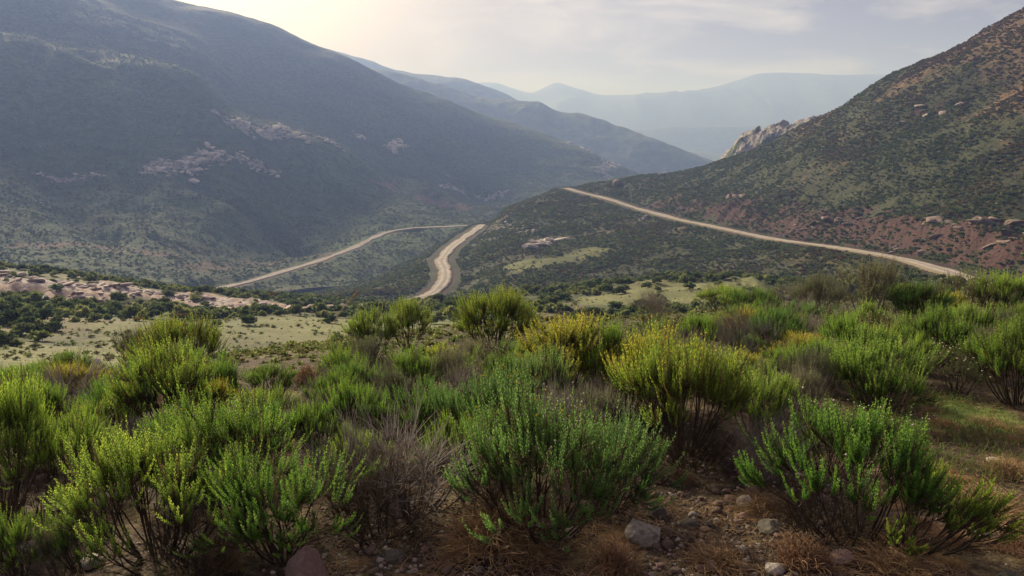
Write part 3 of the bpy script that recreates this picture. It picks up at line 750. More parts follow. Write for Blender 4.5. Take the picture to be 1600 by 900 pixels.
proto('B4', L_yellow, S_dark, [('yellow_flower_heads', m_fly, 20, 0.006)], seed=16, n1=30, n2=4, n3=9, Hh=0.65, W=0.9, lump=0.12, dead=0.14, **kb)
proto('B2', L_green, S_dark, seed=13, n1=24, n2=4, n3=9, Hh=0.75, W=0.7, lump=0.10, dead=0.22, sp=0.7, **kb)
proto('B3', L_green, S_dark, seed=14, n1=28, n2=4, n3=9, Hh=0.65, W=0.9, lump=0.12, dead=0.1, **kb)
kc = dict(leaf=0.014, lw=0.0034, per=40)
proto('C0', L_blue, S_dark, [('yellow_flower_heads', m_fly, 14, 0.006), ('pale_seed_heads', m_flw, 60, 0.006)], seed=21, n1=26, n2=4, n3=8, Hh=0.62, W=1.0, bare=0.12, lump=0.16, **kc)
proto('C1', L_blue, S_dark, [('pale_seed_heads', m_flw, 40, 0.005)], seed=22, n1=22, n2=4, n3=9, Hh=0.55, W=0.8, bare=0.1, lump=0.16, **kc)
proto('O0', L_olive, S_grey, seed=31, n1=18, n2=4, n3=8, Hh=0.6, W=0.8, bare=0.25, dead=0.35, leaf=0.014, lw=0.0024, per=24)
proto('O1', L_olive, S_dark, [('pale_seed_heads', m_flw, 60, 0.008)], seed=32, n1=14, n2=4, n3=8, Hh=0.6, W=0.65, bare=0.3, dead=0.3, leaf=0.014, lw=0.0024, per=24)
proto('D0', None, S_grey, seed=41, n1=18, n2=5, n3=8, Hh=0.45, W=0.8, per=0, lump=0.26, upright=-0.2, stem_r=0.005, flat=0.7)
proto('D1', None, S_grey, seed=42, n1=16, n2=6, n3=9, Hh=0.7, W=0.6, per=0, lump=0.12, stem_r=0.004)
proto('D2', None, S_dark, seed=43, n1=20, n2=6, n3=8, Hh=0.35, W=0.9, per=0, lump=0.28, upright=-0.4, stem_r=0.005, flat=0.9)
proto('K0', L_yellow, S_dark, seed=51, n1=26, n2=4, n3=6, Hh=0.22, W=0.6, leaf=0.012, lw=0.003, per=22, flat=0.8, dead=0.05)

L_rust = leaf_mat('rusty_shrub_leaf', (0.055, 0.038, 0.022), (0.12, 0.080, 0.045), (0.20, 0.135, 0.075), dead=(0.08, 0.05, 0.03), var=0.5, transl=0.3)
ZUP = Vector((0, 0, 1))
def put_shrub(key, x, y, z, W, Hh, label, group=None, rz=None, name='shrub', cat='shrub', sink=0.02, rs=random):
    d, w0, h0 = PROTO[key]
    r = empty(name, (x, y, z - sink), label=label, category=cat)
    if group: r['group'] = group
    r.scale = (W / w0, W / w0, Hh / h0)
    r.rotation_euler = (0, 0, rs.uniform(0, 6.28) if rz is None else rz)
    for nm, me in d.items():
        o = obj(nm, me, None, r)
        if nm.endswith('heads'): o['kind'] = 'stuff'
    return r
random.seed(5)
PLACED = []
def S(key, bx, by, top, wpx, label, group=None, rz=None, name='shrub', cat='shrub', r=None):
    """stand a shrub on the ground where its foot is seen; size from its seen size at that distance."""
    if r is None:
        x, y, z, r = hit(bx, by, 1.5, 40, near)
    else:
        az, _ = ray(bx, by); x, y = r * math.sin(az), r * math.cos(az); z = float(Hn(x, y)[0])
    dist = math.sqrt(x * x + y * y + (z - CAMZ) ** 2)
    te = ray(bx, top)[1]
    Hh = max(0.1, CAMZ + r * te - z) * 1.02
    Wd = wpx / FPX * y * 0.92
    PLACED.append((x, y, Wd / 2))
    return put_shrub(key, x, y, z, Wd, Hh, label, group, rz, name, cat)

# front row
S('A0', 1330, 848, 632, 330, 'largest bright green leafy shrub, right of the stony bare patch at the lower right', rz=1.0)
S('AL', 1400, 858, 715, 250, 'low yellow-green shrub sprawling to the right over the dry straw at the lower right', rz=0.0)
S('C0', 850, 838, 590, 350, 'large blue-green shrub with pale buds and yellow flower heads at the front centre', rz=0.6)
S('C1', 950, 790, 650, 190, 'small blue-green shrub directly behind the pale grey stone', rz=2.1)
S('D0', 645, 800, 655, 280, 'grey leafless twiggy bush left of the large blue-green shrub', name='dead_bush', cat='dead bush')
S('D2', 590, 830, 700, 260, 'low dark tangle of fallen twigs above the orange straw', name='dead_bush', cat='dead bush')
S('A1', 440, 868, 690, 270, 'green shrub with stout leafy sprigs just behind the brown pointed boulder', rz=2.0)
S('A2', 250, 872, 670, 400, 'broad green shrub with bare dark stems showing below at the lower left', rz=0.4)
S('A3', 380, 800, 610, 270, 'pale green shrub with yellowish tips behind the broad dark-stemmed shrub', rz=2.6)
S('B3', 5, 800, 560, 220, 'tall olive green shrub cut off by the left edge of the view', rz=0.2)
S('A1', 110, 770, 640, 170, 'green shrub between the left edge and the broad dark-stemmed shrub', rz=4.0)
S('B4', 1065, 712, 500, 240, 'tall bright green shrub with yellow tips right of the centre', rz=1.5)
S('B1', 1020, 670, 498, 150, 'narrow yellow-tipped broom bush against the tall bright green shrub', rz=1.0)
S('B1', 890, 622, 482, 175, 'yellow broom bush glowing beside the dome-shaped one', rz=0.3)
S('B3', 945, 625, 490, 130, 'fresh green broom bush between the two yellow ones', rz=1.3)
# along the brow
S('B0', 775, 552, 440, 152, 'dome-shaped broom bush standing highest on the brow in front of the winding road', rz=0.9)
S('B2', 638, 548, 457, 84, 'vase-shaped green bush with dark stems standing alone above the meadow', rz=0.1)
S('B2', 580, 560, 475, 95, 'light green bush left of the vase-shaped one on the brow', rz=2.2)
S('O0', 585, 604, 520, 110, 'brownish sparse bush in front of the light green brow bush', rz=0.4)
S('O1', 542, 585, 515, 52, 'thin dark brown bush at the right end of the pale meadow', rz=0.4)
S('B0', 278, 600, 482, 175, 'rounded green dome bush rising highest on the left', rz=0.4)
S('O0', 215, 590, 500, 80, 'brown-stemmed bush leaning against the left dome bush', rz=3.0)
S('A0', 300, 640, 530, 170, 'dense green bush below the rounded dome bush on the left', rz=3.7)
S('A3', 220, 650, 555, 130, 'dark-based green bush left of the dense green bush', rz=5.0)
S('B2', 105, 612, 542, 95, 'small green bush with dark legs over bare soil at the left', rz=2.0)
S('D2', 150, 615, 565, 100, 'dark crooked leafless branches beside the small bush with dark legs', name='dead_bush', cat='dead bush')
S('A0', 345, 640, 560, 90, 'green shrub right of the dense green bush on the left', rz=0.9)
S('B2', 425, 625, 562, 95, 'short green shrub standing before the pale meadow', rz=1.9)
S('D1', 505, 640, 570, 70, 'grey-brown bare bush where a tall straw stalk rises', name='dead_bush', cat='dead bush')
S('A2', 420, 720, 620, 180, 'pale flowering green shrub left of the centre in the second row', rz=2.9)
S('A1', 300, 740, 625, 180, 'grass green shrub behind the broad dark-stemmed shrub at the left', rz=1.4)
S('A0', 60, 700, 590, 130, 'green shrub behind the tall shrub at the left edge', rz=0.2)
S('A3', 150, 700, 618, 120, 'low green shrub on the dark soil at the left', rz=0.8)
S('K0', 693, 572, 532, 84, 'low yellow-green cushion plant beneath the vase-shaped bush', name='cushion_plant', cat='plant')
S('O1', 770, 615, 520, 90, 'brown seed-headed bush in front of the dome-shaped broom', rz=0.7)
S('C1', 840, 655, 545, 130, 'dull green bush in front of the yellow broom', rz=1.7)
S('D1', 725, 650, 560, 90, 'slender bare grey bush left of the dull green one', name='dead_bush', cat='dead bush')
S('A1', 660, 690, 590, 140, 'mid green shrub rising behind the grey twiggy bush', rz=4.1)
S('A2', 560, 700, 590, 150, 'light green shrub left behind the grey twiggy bush', rz=0.1)
S('A0', 495, 720, 620, 110, 'fresh green shrub at the foot of the tall straw stalk', rz=3.0)
S('O0', 605, 655, 570, 120, 'olive shrub low on the slope below the vase-shaped bush', rz=5.0)
S('C0', 760, 730, 570, 190, 'blue-green shrub with pale buds half hidden behind the largest blue-green one', rz=3.4)
S('D1', 870, 720, 590, 120, 'grey bare twigs standing up through the blue-green shrubs', name='dead_bush', cat='dead bush')
S('A2', 130, 890, 790, 130, 'low green shrub at the bottom left behind the whitish stone', rz=1.0)
S('A1', 30, 900, 780, 130, 'small green shrub at the bottom left corner', rz=2.0)
S('O0', 95, 900, 800, 110, 'sparse olive shrub at the bottom left corner', rz=2.0)
S('D0', 545, 800, 665, 190, 'pale grey twiggy bush left of the bigger grey twiggy one', name='dead_bush', cat='dead bush')
S('D2', 300, 890, 800, 240, 'dark twig litter under the broad dark-stemmed shrub', name='dead_bush', cat='dead branches')
S('D2', 60, 850, 740, 220, 'dark dead branches under the tall shrub at the left edge', name='dead_bush', cat='dead branches')
S('D2', 800, 830, 745, 260, 'dark dead twigs under the largest blue-green shrub', name='dead_bush', cat='dead branches')
S('D2', 1080, 735, 665, 200, 'dark dead twigs under the tall bright green shrub', name='dead_bush', cat='dead branches')
S('D2', 1290, 850, 760, 200, 'dark dead twigs inside the foot of the largest lower right shrub', name='dead_bush', cat='dead branches')
S('A1', 720, 770, 640, 130, 'green shrub growing through the right side of the grey twiggy bush', rz=5.0)
S('A0', 560, 760, 670, 120, 'green shrub growing through the left side of the grey twiggy bush', rz=0.7)
S('B3', 1290, 740, 640, 140, 'green sprigs rising behind the left side of the largest shrub', rz=0.7)
# right of centre
S('D2', 1015, 545, 487, 95, 'heap of dead grey branches on the brow below the bare wispy bush', name='dead_bush', cat='dead branches')
S('D1', 1013, 508, 447, 64, 'bare wispy grey bush in front of the right-hand pasture', name='dead_bush', cat='dead bush')
S('B3', 1095, 560, 482, 90, 'green bush right of the heap of dead branches', rz=0.4)
S('D2', 1130, 590, 535, 60, 'small heap of dead twigs behind the tall bright green shrub', name='dead_bush', cat='dead branches')
S('B2', 1175, 515, 442, 100, 'green bush at the right end of the pasture', rz=0.5)
S('O0', 1282, 512, 420, 105, 'dark grey-green bush left of the tree-like bush', rz=0.5)
S('O0', 1355, 510, 393, 140, 'tree-like grey-green bush with forked dark stems, tallest on the right brow', rz=2.5)
S('B3', 1215, 560, 470, 120, 'green bush below the one at the end of the pasture', rz=2.2)
S('B3', 1330, 580, 480, 130, 'wide green bush below the tree-like bush', rz=3.1)
S('B2', 1430, 520, 432, 110, 'green bush right of the tree-like bush', rz=1.1)
S('O1', 1500, 500, 420, 100, 'grey-green bush near the end of the right road', rz=2.1)
S('B3', 1565, 500, 412, 120, 'green bush at the top of the right brow by the right edge', rz=4.1)
S('B2', 1460, 575, 470, 120, 'fresh green bush in the middle of the right thicket', rz=2.9)
S('B0', 1590, 635, 485, 190, 'big olive broom bush with dark stems at the right edge above the turf', rz=2.9)
S('B3', 1375, 650, 515, 190, 'wide green bush with orange-brown lower sprigs left of the turf', rz=1.9)
S('O1', 1490, 615, 530, 120, 'pale grey-green feathery bush behind the turf', rz=0.9)
S('A0', 1185, 690, 570, 150, 'green shrub between the tall bright shrub and the largest shrub at the lower right', rz=5.9)
S('O0', 1240, 660, 560, 120, 'brownish shrub with dark twisted stems in the right thicket', rz=3.3)
S('B3', 1280, 610, 520, 120, 'leafy green bush in the middle of the slope on the right', rz=0.0)
S('A2', 1140, 640, 550, 100, 'green shrub close behind the tall bright green shrub', rz=1.0)
S('D0', 1210, 760, 640, 150, 'dark bare twigs left of the largest shrub at the lower right', name='dead_bush', cat='dead bush')
ANCH = [(1330, 848, 'the largest lower right shrub'), (850, 838, 'the large blue-green shrub'), (640, 800, 'the grey twiggy bush'), (250, 872, 'the broad dark-stemmed shrub'),
        (5, 800, 'the tall left-edge shrub'), (1065, 712, 'the tall bright green shrub'), (890, 612, 'the glowing yellow broom'), (775, 552, 'the dome-shaped broom'),
        (638, 548, 'the vase-shaped bush'), (278, 600, 'the rounded left dome bush'), (105, 612, 'the small bush with dark legs'), (480, 600, 'the cream grass tuft'), (693, 572, 'the low cushion plant'),
        (1015, 545, 'the heap of dead branches'), (1175, 515, 'the bush at the pasture end'), (1355, 510, 'the tree-like bush'), (1500, 500, 'the bush near the road end'),
        (1590, 635, 'the big right-edge broom'), (1375, 650, 'the bush with orange-brown sprigs'), (1240, 660, 'the shrub with twisted stems'), (440, 868, 'the stout-sprigged shrub')]
ANCH = [(hit(a, b_, 1.5, 40, near), c_) for a, b_, c_ in ANCH]
KIND = {'A0': 'leafy green shrub', 'A1': 'green flowering shrub', 'A2': 'loose pale green shrub', 'A3': 'leaning green shrub', 'B0': 'domed broom bush', 'B2': 'slender green broom bush', 'B3': 'bushy green broom',
        'C1': 'blue-green shrub', 'O0': 'sparse olive shrub', 'O1': 'seed-headed olive shrub', 'B1': 'yellowish broom bush', 'D1': 'bare grey bush', 'D0': 'twiggy grey bush'}
def relate(k, x, y, wd):
    (ax, ay, az_, ar), nm = min(ANCH, key=lambda q: (q[0][0] - x) ** 2 + (q[0][1] - y) ** 2)
    dx, dy = x / y - ax / ay, math.hypot(x, y) - ar
    rel = ('left of' if dx < 0 else 'right of') if abs(dx) * ar > abs(dy) * 0.8 else ('in front of' if dy < 0 else 'behind')
    return ('small ' if wd < 0.45 else 'medium ') + KIND[k] + ' ' + rel + ' ' + nm
# fillers between the big ones
rsf = np.random.RandomState(12)
keys = ['A0', 'A1', 'A2', 'A3', 'B2', 'O0', 'C1', 'O0', 'O1', 'B3', 'B1', 'D1', 'B2', 'D0', 'O0', 'D1']
fill = {'left': 'small green shrub in the low thicket on the left half of the near slope',
        'centre': 'small shrub crowded between the bigger ones in the middle of the near slope',
        'right': 'small green shrub in the thicket under the right brow'}
nf = 0
for _ in range(4000):
    px = rsf.uniform(-80, 1680)
    lo = 560 if px < 1000 else 500
    hi = 740 if px < 560 else (720 if px < 1000 else (640 if px < 1380 else 590))
    py = rsf.uniform(lo, hi)
    x, y, z, r = hit(px, py, 1.5, 22, near)
    if r > 20: continue
    wd = rsf.uniform(0.30, 0.62)
    if any((x - a) ** 2 + (y - b) ** 2 < (0.68 * (c + wd / 2)) ** 2 for a, b, c in PLACED): continue
    if 1380 < px < 1700 and 600 < py: continue
    pyt = 450 - FPX * math.tan(math.atan2(z + wd * 0.85 - CAMZ, y) + PITCH)
    if pyt < (585 if 340 < px < 540 else 545 if px < 700 else 520 if px < 850 else 500 if px < 1150 else 455): continue
    PLACED.append((x, y, wd / 2))
    k = keys[rsf.randint(len(keys))]
    side = 'left' if px < 560 else 'centre' if px < 1100 else 'right'
    cat = ('dead_bush', 'dead bush', 'small bare bush among the green ones on the %s of the near slope' % side) if k[0] == 'D' else ('shrub', 'shrub', fill[side])
    put_shrub(k, x, y, z, wd, wd * rsf.uniform(0.7, 1.05), relate(k, x, y, wd), 'small shrubs filling the near slope', None, cat[0], cat[1], rs=random)
    nf += 1
    if nf > 170: break
# shrubs hidden just over the brow and down the slope
for _ in range(3500):
    az = rsf.uniform(-38, 38) * D2R; r = math.exp(rsf.uniform(math.log(6.5), math.log(30)))
    x, y = r * math.sin(az), r * math.cos(az)
    if any((x - a) ** 2 + (y - b) ** 2 < (0.8 * c + 0.5) ** 2 for a, b, c in PLACED): continue
    z = float(Hn(x, y)[0]); wd = rsf.uniform(0.35, 0.85); px = 800 + FPX * x / y
    lim = 572 if px < 540 else 558 if px < 700 else 515 if px < 980 else 498 if px < 1130 else 440   # open views over the brow
    ztop = CAMZ + y * math.tan(math.atan((450 - lim) / FPX) - PITCH)
    hh = min(wd * 0.8, ztop - z)
    if hh < 0.14: continue
    PLACED.append((x, y, wd / 2)); k = ['B3', 'B2', 'A0', 'O0'][rsf.randint(4)]
    put_shrub(k, x, y, z, wd, hh, relate(k, x, y, wd * 0.7) + (', past the brow' if math.hypot(x, y) > 11 else ', low'), 'small shrubs filling the near slope')
    nf += 1
    if nf > 300: break
print('fillers', nf)

# ------------------------------------------------------------------ shrubs farther off
def clump(seed, n, leafs, sz, flat=0.8, stem=True):
    rs = np.random.RandomState(seed)
    cen = dome(rs, n, 0.75, 0.75 * flat, 0.75, 1.0, 0.5); cen[:, 2] = np.maximum(cen[:, 2], 0.05)
    C = np.repeat(cen, leafs, 0); dv = norm(rs.randn(len(C), 3)); dv[:, 2] = np.abs(dv[:, 2]) * 1.0
    B = C + dv * 0.13 * rs.rand(len(C), 1) ** 0.5
    D = norm(dv + np.array([0, 0, 0.9]) + rs.randn(len(C), 3) * 0.35); S_ = norm(np.cross(D, rs.randn(len(C), 3)))
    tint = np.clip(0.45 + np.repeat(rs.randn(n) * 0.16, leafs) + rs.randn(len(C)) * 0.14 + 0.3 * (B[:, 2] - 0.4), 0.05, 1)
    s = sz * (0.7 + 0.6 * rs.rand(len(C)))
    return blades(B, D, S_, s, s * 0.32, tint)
def clump_mesh(name, mat, *a, **k):
    v, f, t = clump(*a, **k); me = mesh_np(name, v, f, {'tint': t}); me.materials.append(mat); return me
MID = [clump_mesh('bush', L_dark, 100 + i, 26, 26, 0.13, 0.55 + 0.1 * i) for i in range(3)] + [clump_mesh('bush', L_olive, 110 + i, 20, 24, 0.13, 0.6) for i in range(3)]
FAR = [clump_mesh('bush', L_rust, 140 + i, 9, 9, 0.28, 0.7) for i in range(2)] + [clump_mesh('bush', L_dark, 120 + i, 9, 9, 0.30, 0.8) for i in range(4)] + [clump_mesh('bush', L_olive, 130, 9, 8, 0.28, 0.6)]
def mask_at(L, key, x, y):
    a = np.arctan2(x, y); r = np.hypot(x, y)
    i = np.clip(np.searchsorted(L.az, a), 0, len(L.az) - 1)
    out = np.zeros(len(x))
    o = np.argsort(i, kind='stable'); ii = i[o]; st = np.flatnonzero(np.r_[True, ii[1:] != ii[:-1]]); en = np.r_[st[1:], len(ii)]
    for b, e in zip(st, en):
        q = o[b:e]; out[q] = np.interp(r[q], L.R[ii[b]], L.M[key][ii[b]])
    return out
def scatter(n, az0, az1_, r0, r1, seed, L):
    rs = np.random.RandomState(seed)
    az = rs.uniform(az0, az1_, n) * D2R; r = np.sqrt(rs.uniform(r0 * r0, r1 * r1, n))
    x = r * np.sin(az); y = r * np.cos(az)
    allz = np.stack([l.sample(x, y) for l in (near, spur, mount, crag)])
    zi = [near, spur, mount, crag].index(L)
    z = allz[zi]
    ok = (allz.max(0) - z < 0.05) & (z > -900)
    ok &= road_dist(x, y) > 5.2
    mk = np.maximum(np.maximum(mask_at(L, 'bare', x, y), mask_at(L, 'rock', x, y)) * (0.95 if L is near else 0.42), mask_at(L, 'meadow', x, y) * 1.02)
    ok &= rs.rand(n) > np.clip(mk * 1.15, 0, 0.95)
    ok &= rs.rand(n) < np.clip(0.62 + 1.3 * fbm(x, y, 14, 3, seed=seed), 0.12, 1)
    return x[ok], y[ok], z[ok], rs
# plateau shrubs below the brow: the nearest 300 in view one by one
xs, ys, zs, rs = scatter(9000, -38, 38, 38, 150, 50, near)
rr = np.hypot(xs, ys)
vis = np.zeros(len(xs), bool)
for i in range(len(xs)):                                    # is its top seen past the brow?
    t = np.linspace(0.02, 0.97, 60)
    gz = Hn(xs[i] * t, ys[i] * t); line = CAMZ + (zs[i] + 0.8 - CAMZ) * t
    vis[i] = (gz < line).all()
big = 0.7 + 1.0 * rs.rand(len(xs)) ** 1.5
rank = np.argsort(-(big / rr) * vis)
rank = rank[:300]
def where(x, y, r):
    px = 800 + FPX * x / y
    nr = 'near' if r < 58 else 'middle' if r < 82 else 'far'
    if px < 120: return 'dark green bush in the scrub at the far left, %s rows' % nr
    if px < 350: return 'dark green bush in the scrub under the middle of the pink bank, %s rows' % nr
    if px < 560: return 'rounded dark bush on the %s part of the pale left meadow' % nr
    if px < 720: return 'dark bush at the %s right end of the left meadow' % nr
    if px < 940: return 'dark bush in the %s scrub behind the dome-shaped broom' % nr
    if px < 1200: return 'small bush by the %s part of the right-hand pasture' % nr
    return 'bush below the right road on the %s slope' % nr
for i in rank:
    mi = rs.randint(len(MID)); o = obj('bush', MID[mi], None)
    o.location = (xs[i], ys[i], zs[i] - 0.06); s = big[i] * 1.3; o.scale = (s, s, s * rs.uniform(0.75, 1.1)); o.rotation_euler = (0, 0, rs.uniform(0, 6.28))
    lb = where(xs[i], ys[i], rr[i]).split('bush ', 1)[1]
    o['label'] = ('large ' if s > 1.45 else 'small ' if s < 1.05 else 'medium ') + ('dark green' if mi < 3 else 'olive') + ' bush ' + lb; o['category'] = 'bush'; o['group'] = 'bushes ' + lb
rest = np.setdiff1d(np.arange(len(xs)), rank)

def instance_stuff(name, label, meshes, x, y, z, s, sz, seed, dry=None):
    rs = np.random.RandomState(seed); n = len(x)
    me = bpy.data.meshes.new(name); me.vertices.add(n)
    me.vertices.foreach_set('co', np.stack([x, y, z], 1).astype(np.float32).ravel())
    a = me.attributes.new('size', 'FLOAT_VECTOR', 'POINT'); a.data.foreach_set('vector', np.stack([s, s, sz], 1).astype(np.float32).ravel())
    a = me.attributes.new('turn', 'FLOAT_VECTOR', 'POINT')
    rt = np.zeros((n, 3), np.float32); rt[:, 2] = rs.rand(n) * 6.28; rt[:, 0] = rs.randn(n) * 0.08; a.data.foreach_set('vector', rt.ravel())
    a = me.attributes.new('pick', 'INT', 'POINT'); 
    pk = rs.randint(0, len(meshes), n)
    if dry is not None: pk = np.where(rs.rand(n) < dry, rs.randint(0, 2, n), rs.randint(2, len(meshes), n))
    a.data.foreach_set('value', pk.astype(np.int32))
    o = bpy.data.objects.new(name, me); COL.objects.link(o); o['kind'] = 'stuff'; o['label'] = label
    c = bpy.data.collections.new(name + '_kinds')
    for m_ in meshes:
        q = bpy.data.objects.new('%s_kind_%02d' % (name, len(c.objects)), m_); c.objects.link(q)
    ng = bpy.data.node_groups.new(name, 'GeometryNodeTree')
    ng.interface.new_socket('Geometry', in_out='INPUT', socket_type='NodeSocketGeometry')
    ng.interface.new_socket('Geometry', in_out='OUTPUT', socket_type='NodeSocketGeometry')
    gi = ng.nodes.new('NodeGroupInput'); go = ng.nodes.new('NodeGroupOutput')
    ip = ng.nodes.new('GeometryNodeInstanceOnPoints'); ci = ng.nodes.new('GeometryNodeCollectionInfo')
    ci.inputs['Collection'].default_value = c; ci.inputs['Separate Children'].default_value = True; ci.inputs['Reset Children'].default_value = True
    def na(nm, t):
        q = ng.nodes.new('GeometryNodeInputNamedAttribute'); q.data_type = t; q.inputs['Name'].default_value = nm
        return [w for w in q.outputs if w.enabled and w.name == 'Attribute'][0]
    ng.links.new(gi.outputs[0], ip.inputs['Points']); ng.links.new(ci.outputs[0], ip.inputs['Instance'])
    ip.inputs['Pick Instance'].default_value = True
    ng.links.new(na('pick', 'INT'), ip.inputs['Instance Index']); ng.links.new(na('turn', 'FLOAT_VECTOR'), ip.inputs['Rotation'])
    ng.links.new(na('size', 'FLOAT_VECTOR'), ip.inputs['Scale']); ng.links.new(ip.outputs[0], go.inputs[0])
    md = o.modifiers.new('scatter', 'NODES'); md.node_group = ng
    return o
S_ = big[rest] * 1.2
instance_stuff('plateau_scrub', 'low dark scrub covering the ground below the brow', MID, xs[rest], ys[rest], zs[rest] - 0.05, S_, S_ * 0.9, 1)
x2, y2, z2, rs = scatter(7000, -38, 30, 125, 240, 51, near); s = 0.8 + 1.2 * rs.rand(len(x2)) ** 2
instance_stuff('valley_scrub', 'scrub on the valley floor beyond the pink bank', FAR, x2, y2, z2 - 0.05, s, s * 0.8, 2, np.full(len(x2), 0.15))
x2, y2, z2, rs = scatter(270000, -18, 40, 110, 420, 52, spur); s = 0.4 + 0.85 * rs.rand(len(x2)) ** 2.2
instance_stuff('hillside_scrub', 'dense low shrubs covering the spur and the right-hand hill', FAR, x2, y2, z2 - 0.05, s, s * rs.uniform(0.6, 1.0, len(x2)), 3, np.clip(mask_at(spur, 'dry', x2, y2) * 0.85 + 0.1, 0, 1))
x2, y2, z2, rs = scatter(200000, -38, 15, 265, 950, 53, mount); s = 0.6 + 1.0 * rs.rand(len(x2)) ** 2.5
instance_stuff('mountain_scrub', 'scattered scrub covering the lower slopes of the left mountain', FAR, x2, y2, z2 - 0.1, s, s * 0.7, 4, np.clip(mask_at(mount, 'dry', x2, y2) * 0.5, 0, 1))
L_pale = leaf_mat('pasture_grass', (0.085, 0.095, 0.035), (0.16, 0.16, 0.065), (0.28, 0.26, 0.12), var=0.5, transl=0.3)
TUFT = [clump_mesh('tuft', L_pale, 150, 7, 8, 0.30, 0.5), clump_mesh('tuft', L_olive, 151, 6, 8, 0.30, 0.6)]
rs = np.random.RandomState(61); n = 34000
az = rs.uniform(-38, 38, n) * D2R; r_ = np.exp(rs.uniform(math.log(5.5), math.log(135), n)); x2 = r_ * np.sin(az); y2 = r_ * np.cos(az); z2 = Hn(x2, y2)
k = rs.rand(n) < np.clip(0.3 + 1.6 * fbm(x2, y2, 6, 3, seed=62), 0.04, 1) * np.where(mask_at(near, 'bare', x2, y2) > 0.4, 0.1, 1); x2, y2, z2 = x2[k], y2[k], z2[k]
s = (0.16 + 0.34 * rs.rand(len(x2)) ** 2) * np.clip(np.hypot(x2, y2) / 30, 0.25, 1)
instance_stuff('pasture_grass', 'tufts of pale grass on the pastures below the brow', TUFT, x2, y2, z2 - 0.02, s, s * 0.8, 7)
# ------------------------------------------------------------------ stones, slabs, litter
def rock_mat(name, c0, c1, sc=14.0, spots=None):
    m, nt = new_mat(name)
    tcn = N(nt, 'ShaderNodeTexCoord'); P = tcn.outputs['Object']
    a = noise(nt, P, sc, 6, 0.7); b = noise(nt, P, sc * 0.25, 3, 0.5); e = noise(nt, P, sc * 5, 3, 0.6)
    c = ramp(nt, a, [(0.3, c0), (0.7, c1)])
    if spots: c = mixc(nt, ramp(nt, b, [(0.5, 0.0), (0.62, 0.8)]), c, spots)
    h = N(nt, 'ShaderNodeHueSaturation'); nt.links.new(c, h.inputs['Color'])
    nt.links.new(math_n(nt, 'MULTIPLY_ADD', obj_rand(nt), 0.6, 0.7), h.inputs['Value'])
    finish(nt, h.outputs[0], 0.9, math_n(nt, 'ADD', a, math_n(nt, 'MULTIPLY', e, 0.5)), 0.7, 0.02)
    return m
R_pale = rock_mat('pale_stone', (0.38, 0.34, 0.29), (0.70, 0.64, 0.55), 14, (0.30, 0.27, 0.20))
R_brown = rock_mat('brown_stone', (0.24, 0.155, 0.125), (0.36, 0.25, 0.21), 10, (0.28, 0.20, 0.17))
R_grey = rock_mat('grey_stone', (0.09, 0.082, 0.072), (0.19, 0.17, 0.14), 12, (0.08, 0.085, 0.05))
R_mix = rock_mat('gravel_stone', (0.11, 0.07, 0.05), (0.33, 0.25, 0.19), 20)
R_cliff = rock_mat('sandstone', (0.30, 0.265, 0.23), (0.62, 0.56, 0.49), 0.8, (0.16, 0.14, 0.11))
R_ledge = rock_mat('red_sandstone', (0.10, 0.072, 0.060), (0.24, 0.19, 0.16), 1.2, (0.09, 0.07, 0.055))
R_pink = rock_mat('pink_stone', (0.22, 0.17, 0.15), (0.46, 0.40, 0.37), 1.2, (0.17, 0.12, 0.10))
import bmesh
def rock_mesh(seed, mat, sub=3, sc=(1, 1, 0.7), cuts=7, rough=0.08, name='stone', peak=0.0):
    rs = np.random.RandomState(seed)
    bm = bmesh.new(); bmesh.ops.create_icosphere(bm, subdivisions=sub, radius=1.0)
    P = np.array([v.co[:] for v in bm.verts])
    for _ in range(cuts):
        n = norm(rs.randn(3)); d0 = 0.55 + 0.35 * rs.rand()
        q = P @ n; P -= np.maximum(q - d0, 0)[:, None] * n * 0.92
    P *= 1 + rough * (fbm(P[:, 0] * 3 + seed, P[:, 1] * 3 + P[:, 2] * 2, 1.0, 4) )[:, None] * 1.5
    P[:, :2] *= (1 - peak * P[:, 2:3]); P *= np.array(sc)
    for v, p in zip(bm.verts, P): v.co = p
    me = bpy.data.meshes.new(name); bm.to_mesh(me); bm.free(); me.materials.append(mat)
    return me
def place_rock(px, py, w, me, label, name='stone', cat='stone', h=1.0, rz=0, tilt=0, sink=0.35, group=None, xyz=None, grp_rs=None):
    if xyz is None:
        x, y, z, r = hit(px, py, 1.5, 1100)
    else: x, y, z = xyz
    s = w / FPX * y / 2 if xyz is None else w / 2
    o = obj(name, me, None); o.location = (x, y, z + s * h * 0.7 * (1 - sink) * 0.6); o.scale = (s, s, s * h); o.rotation_euler = (tilt, tilt * 0.5, rz)
    o['label'] = label; o['category'] = cat
    if group: o['group'] = group
    return o
place_rock(1003, 842, 70, rock_mesh(1, R_pale, 4), 'pale whitish angular stone at the foot of the blue-green shrub', h=1.05, rz=0.5)
place_rock(1028, 808, 36, rock_mesh(2, R_grey, 3), 'ochre-grey stone touching the back of the pale whitish one', rz=1.0)
place_rock(1206, 832, 52, rock_mesh(3, R_grey, 4), 'smooth grey stone lying in the bare gravel left of the largest shrub', h=0.75, rz=0.8)
place_rock(482, 925, 118, rock_mesh(14, R_brown, 4, (0.8, 0.7, 1.1), 10, 0.10, 'boulder', 0.42), 'reddish brown pointed boulder cut by the bottom edge of the view', 'boulder', 'boulder', h=1.0, rz=0.3, sink=0.1)
place_rock(1398, 722, 66, rock_mesh(5, R_grey, 4, name='boulder'), 'dark grey rounded boulder behind the largest lower right shrub', 'boulder', 'boulder', h=1.1, rz=0.2)
place_rock(45, 862, 42, rock_mesh(6, R_pale, 3), 'pale grey flat stone at the lower left corner', h=0.8, rz=1.2)
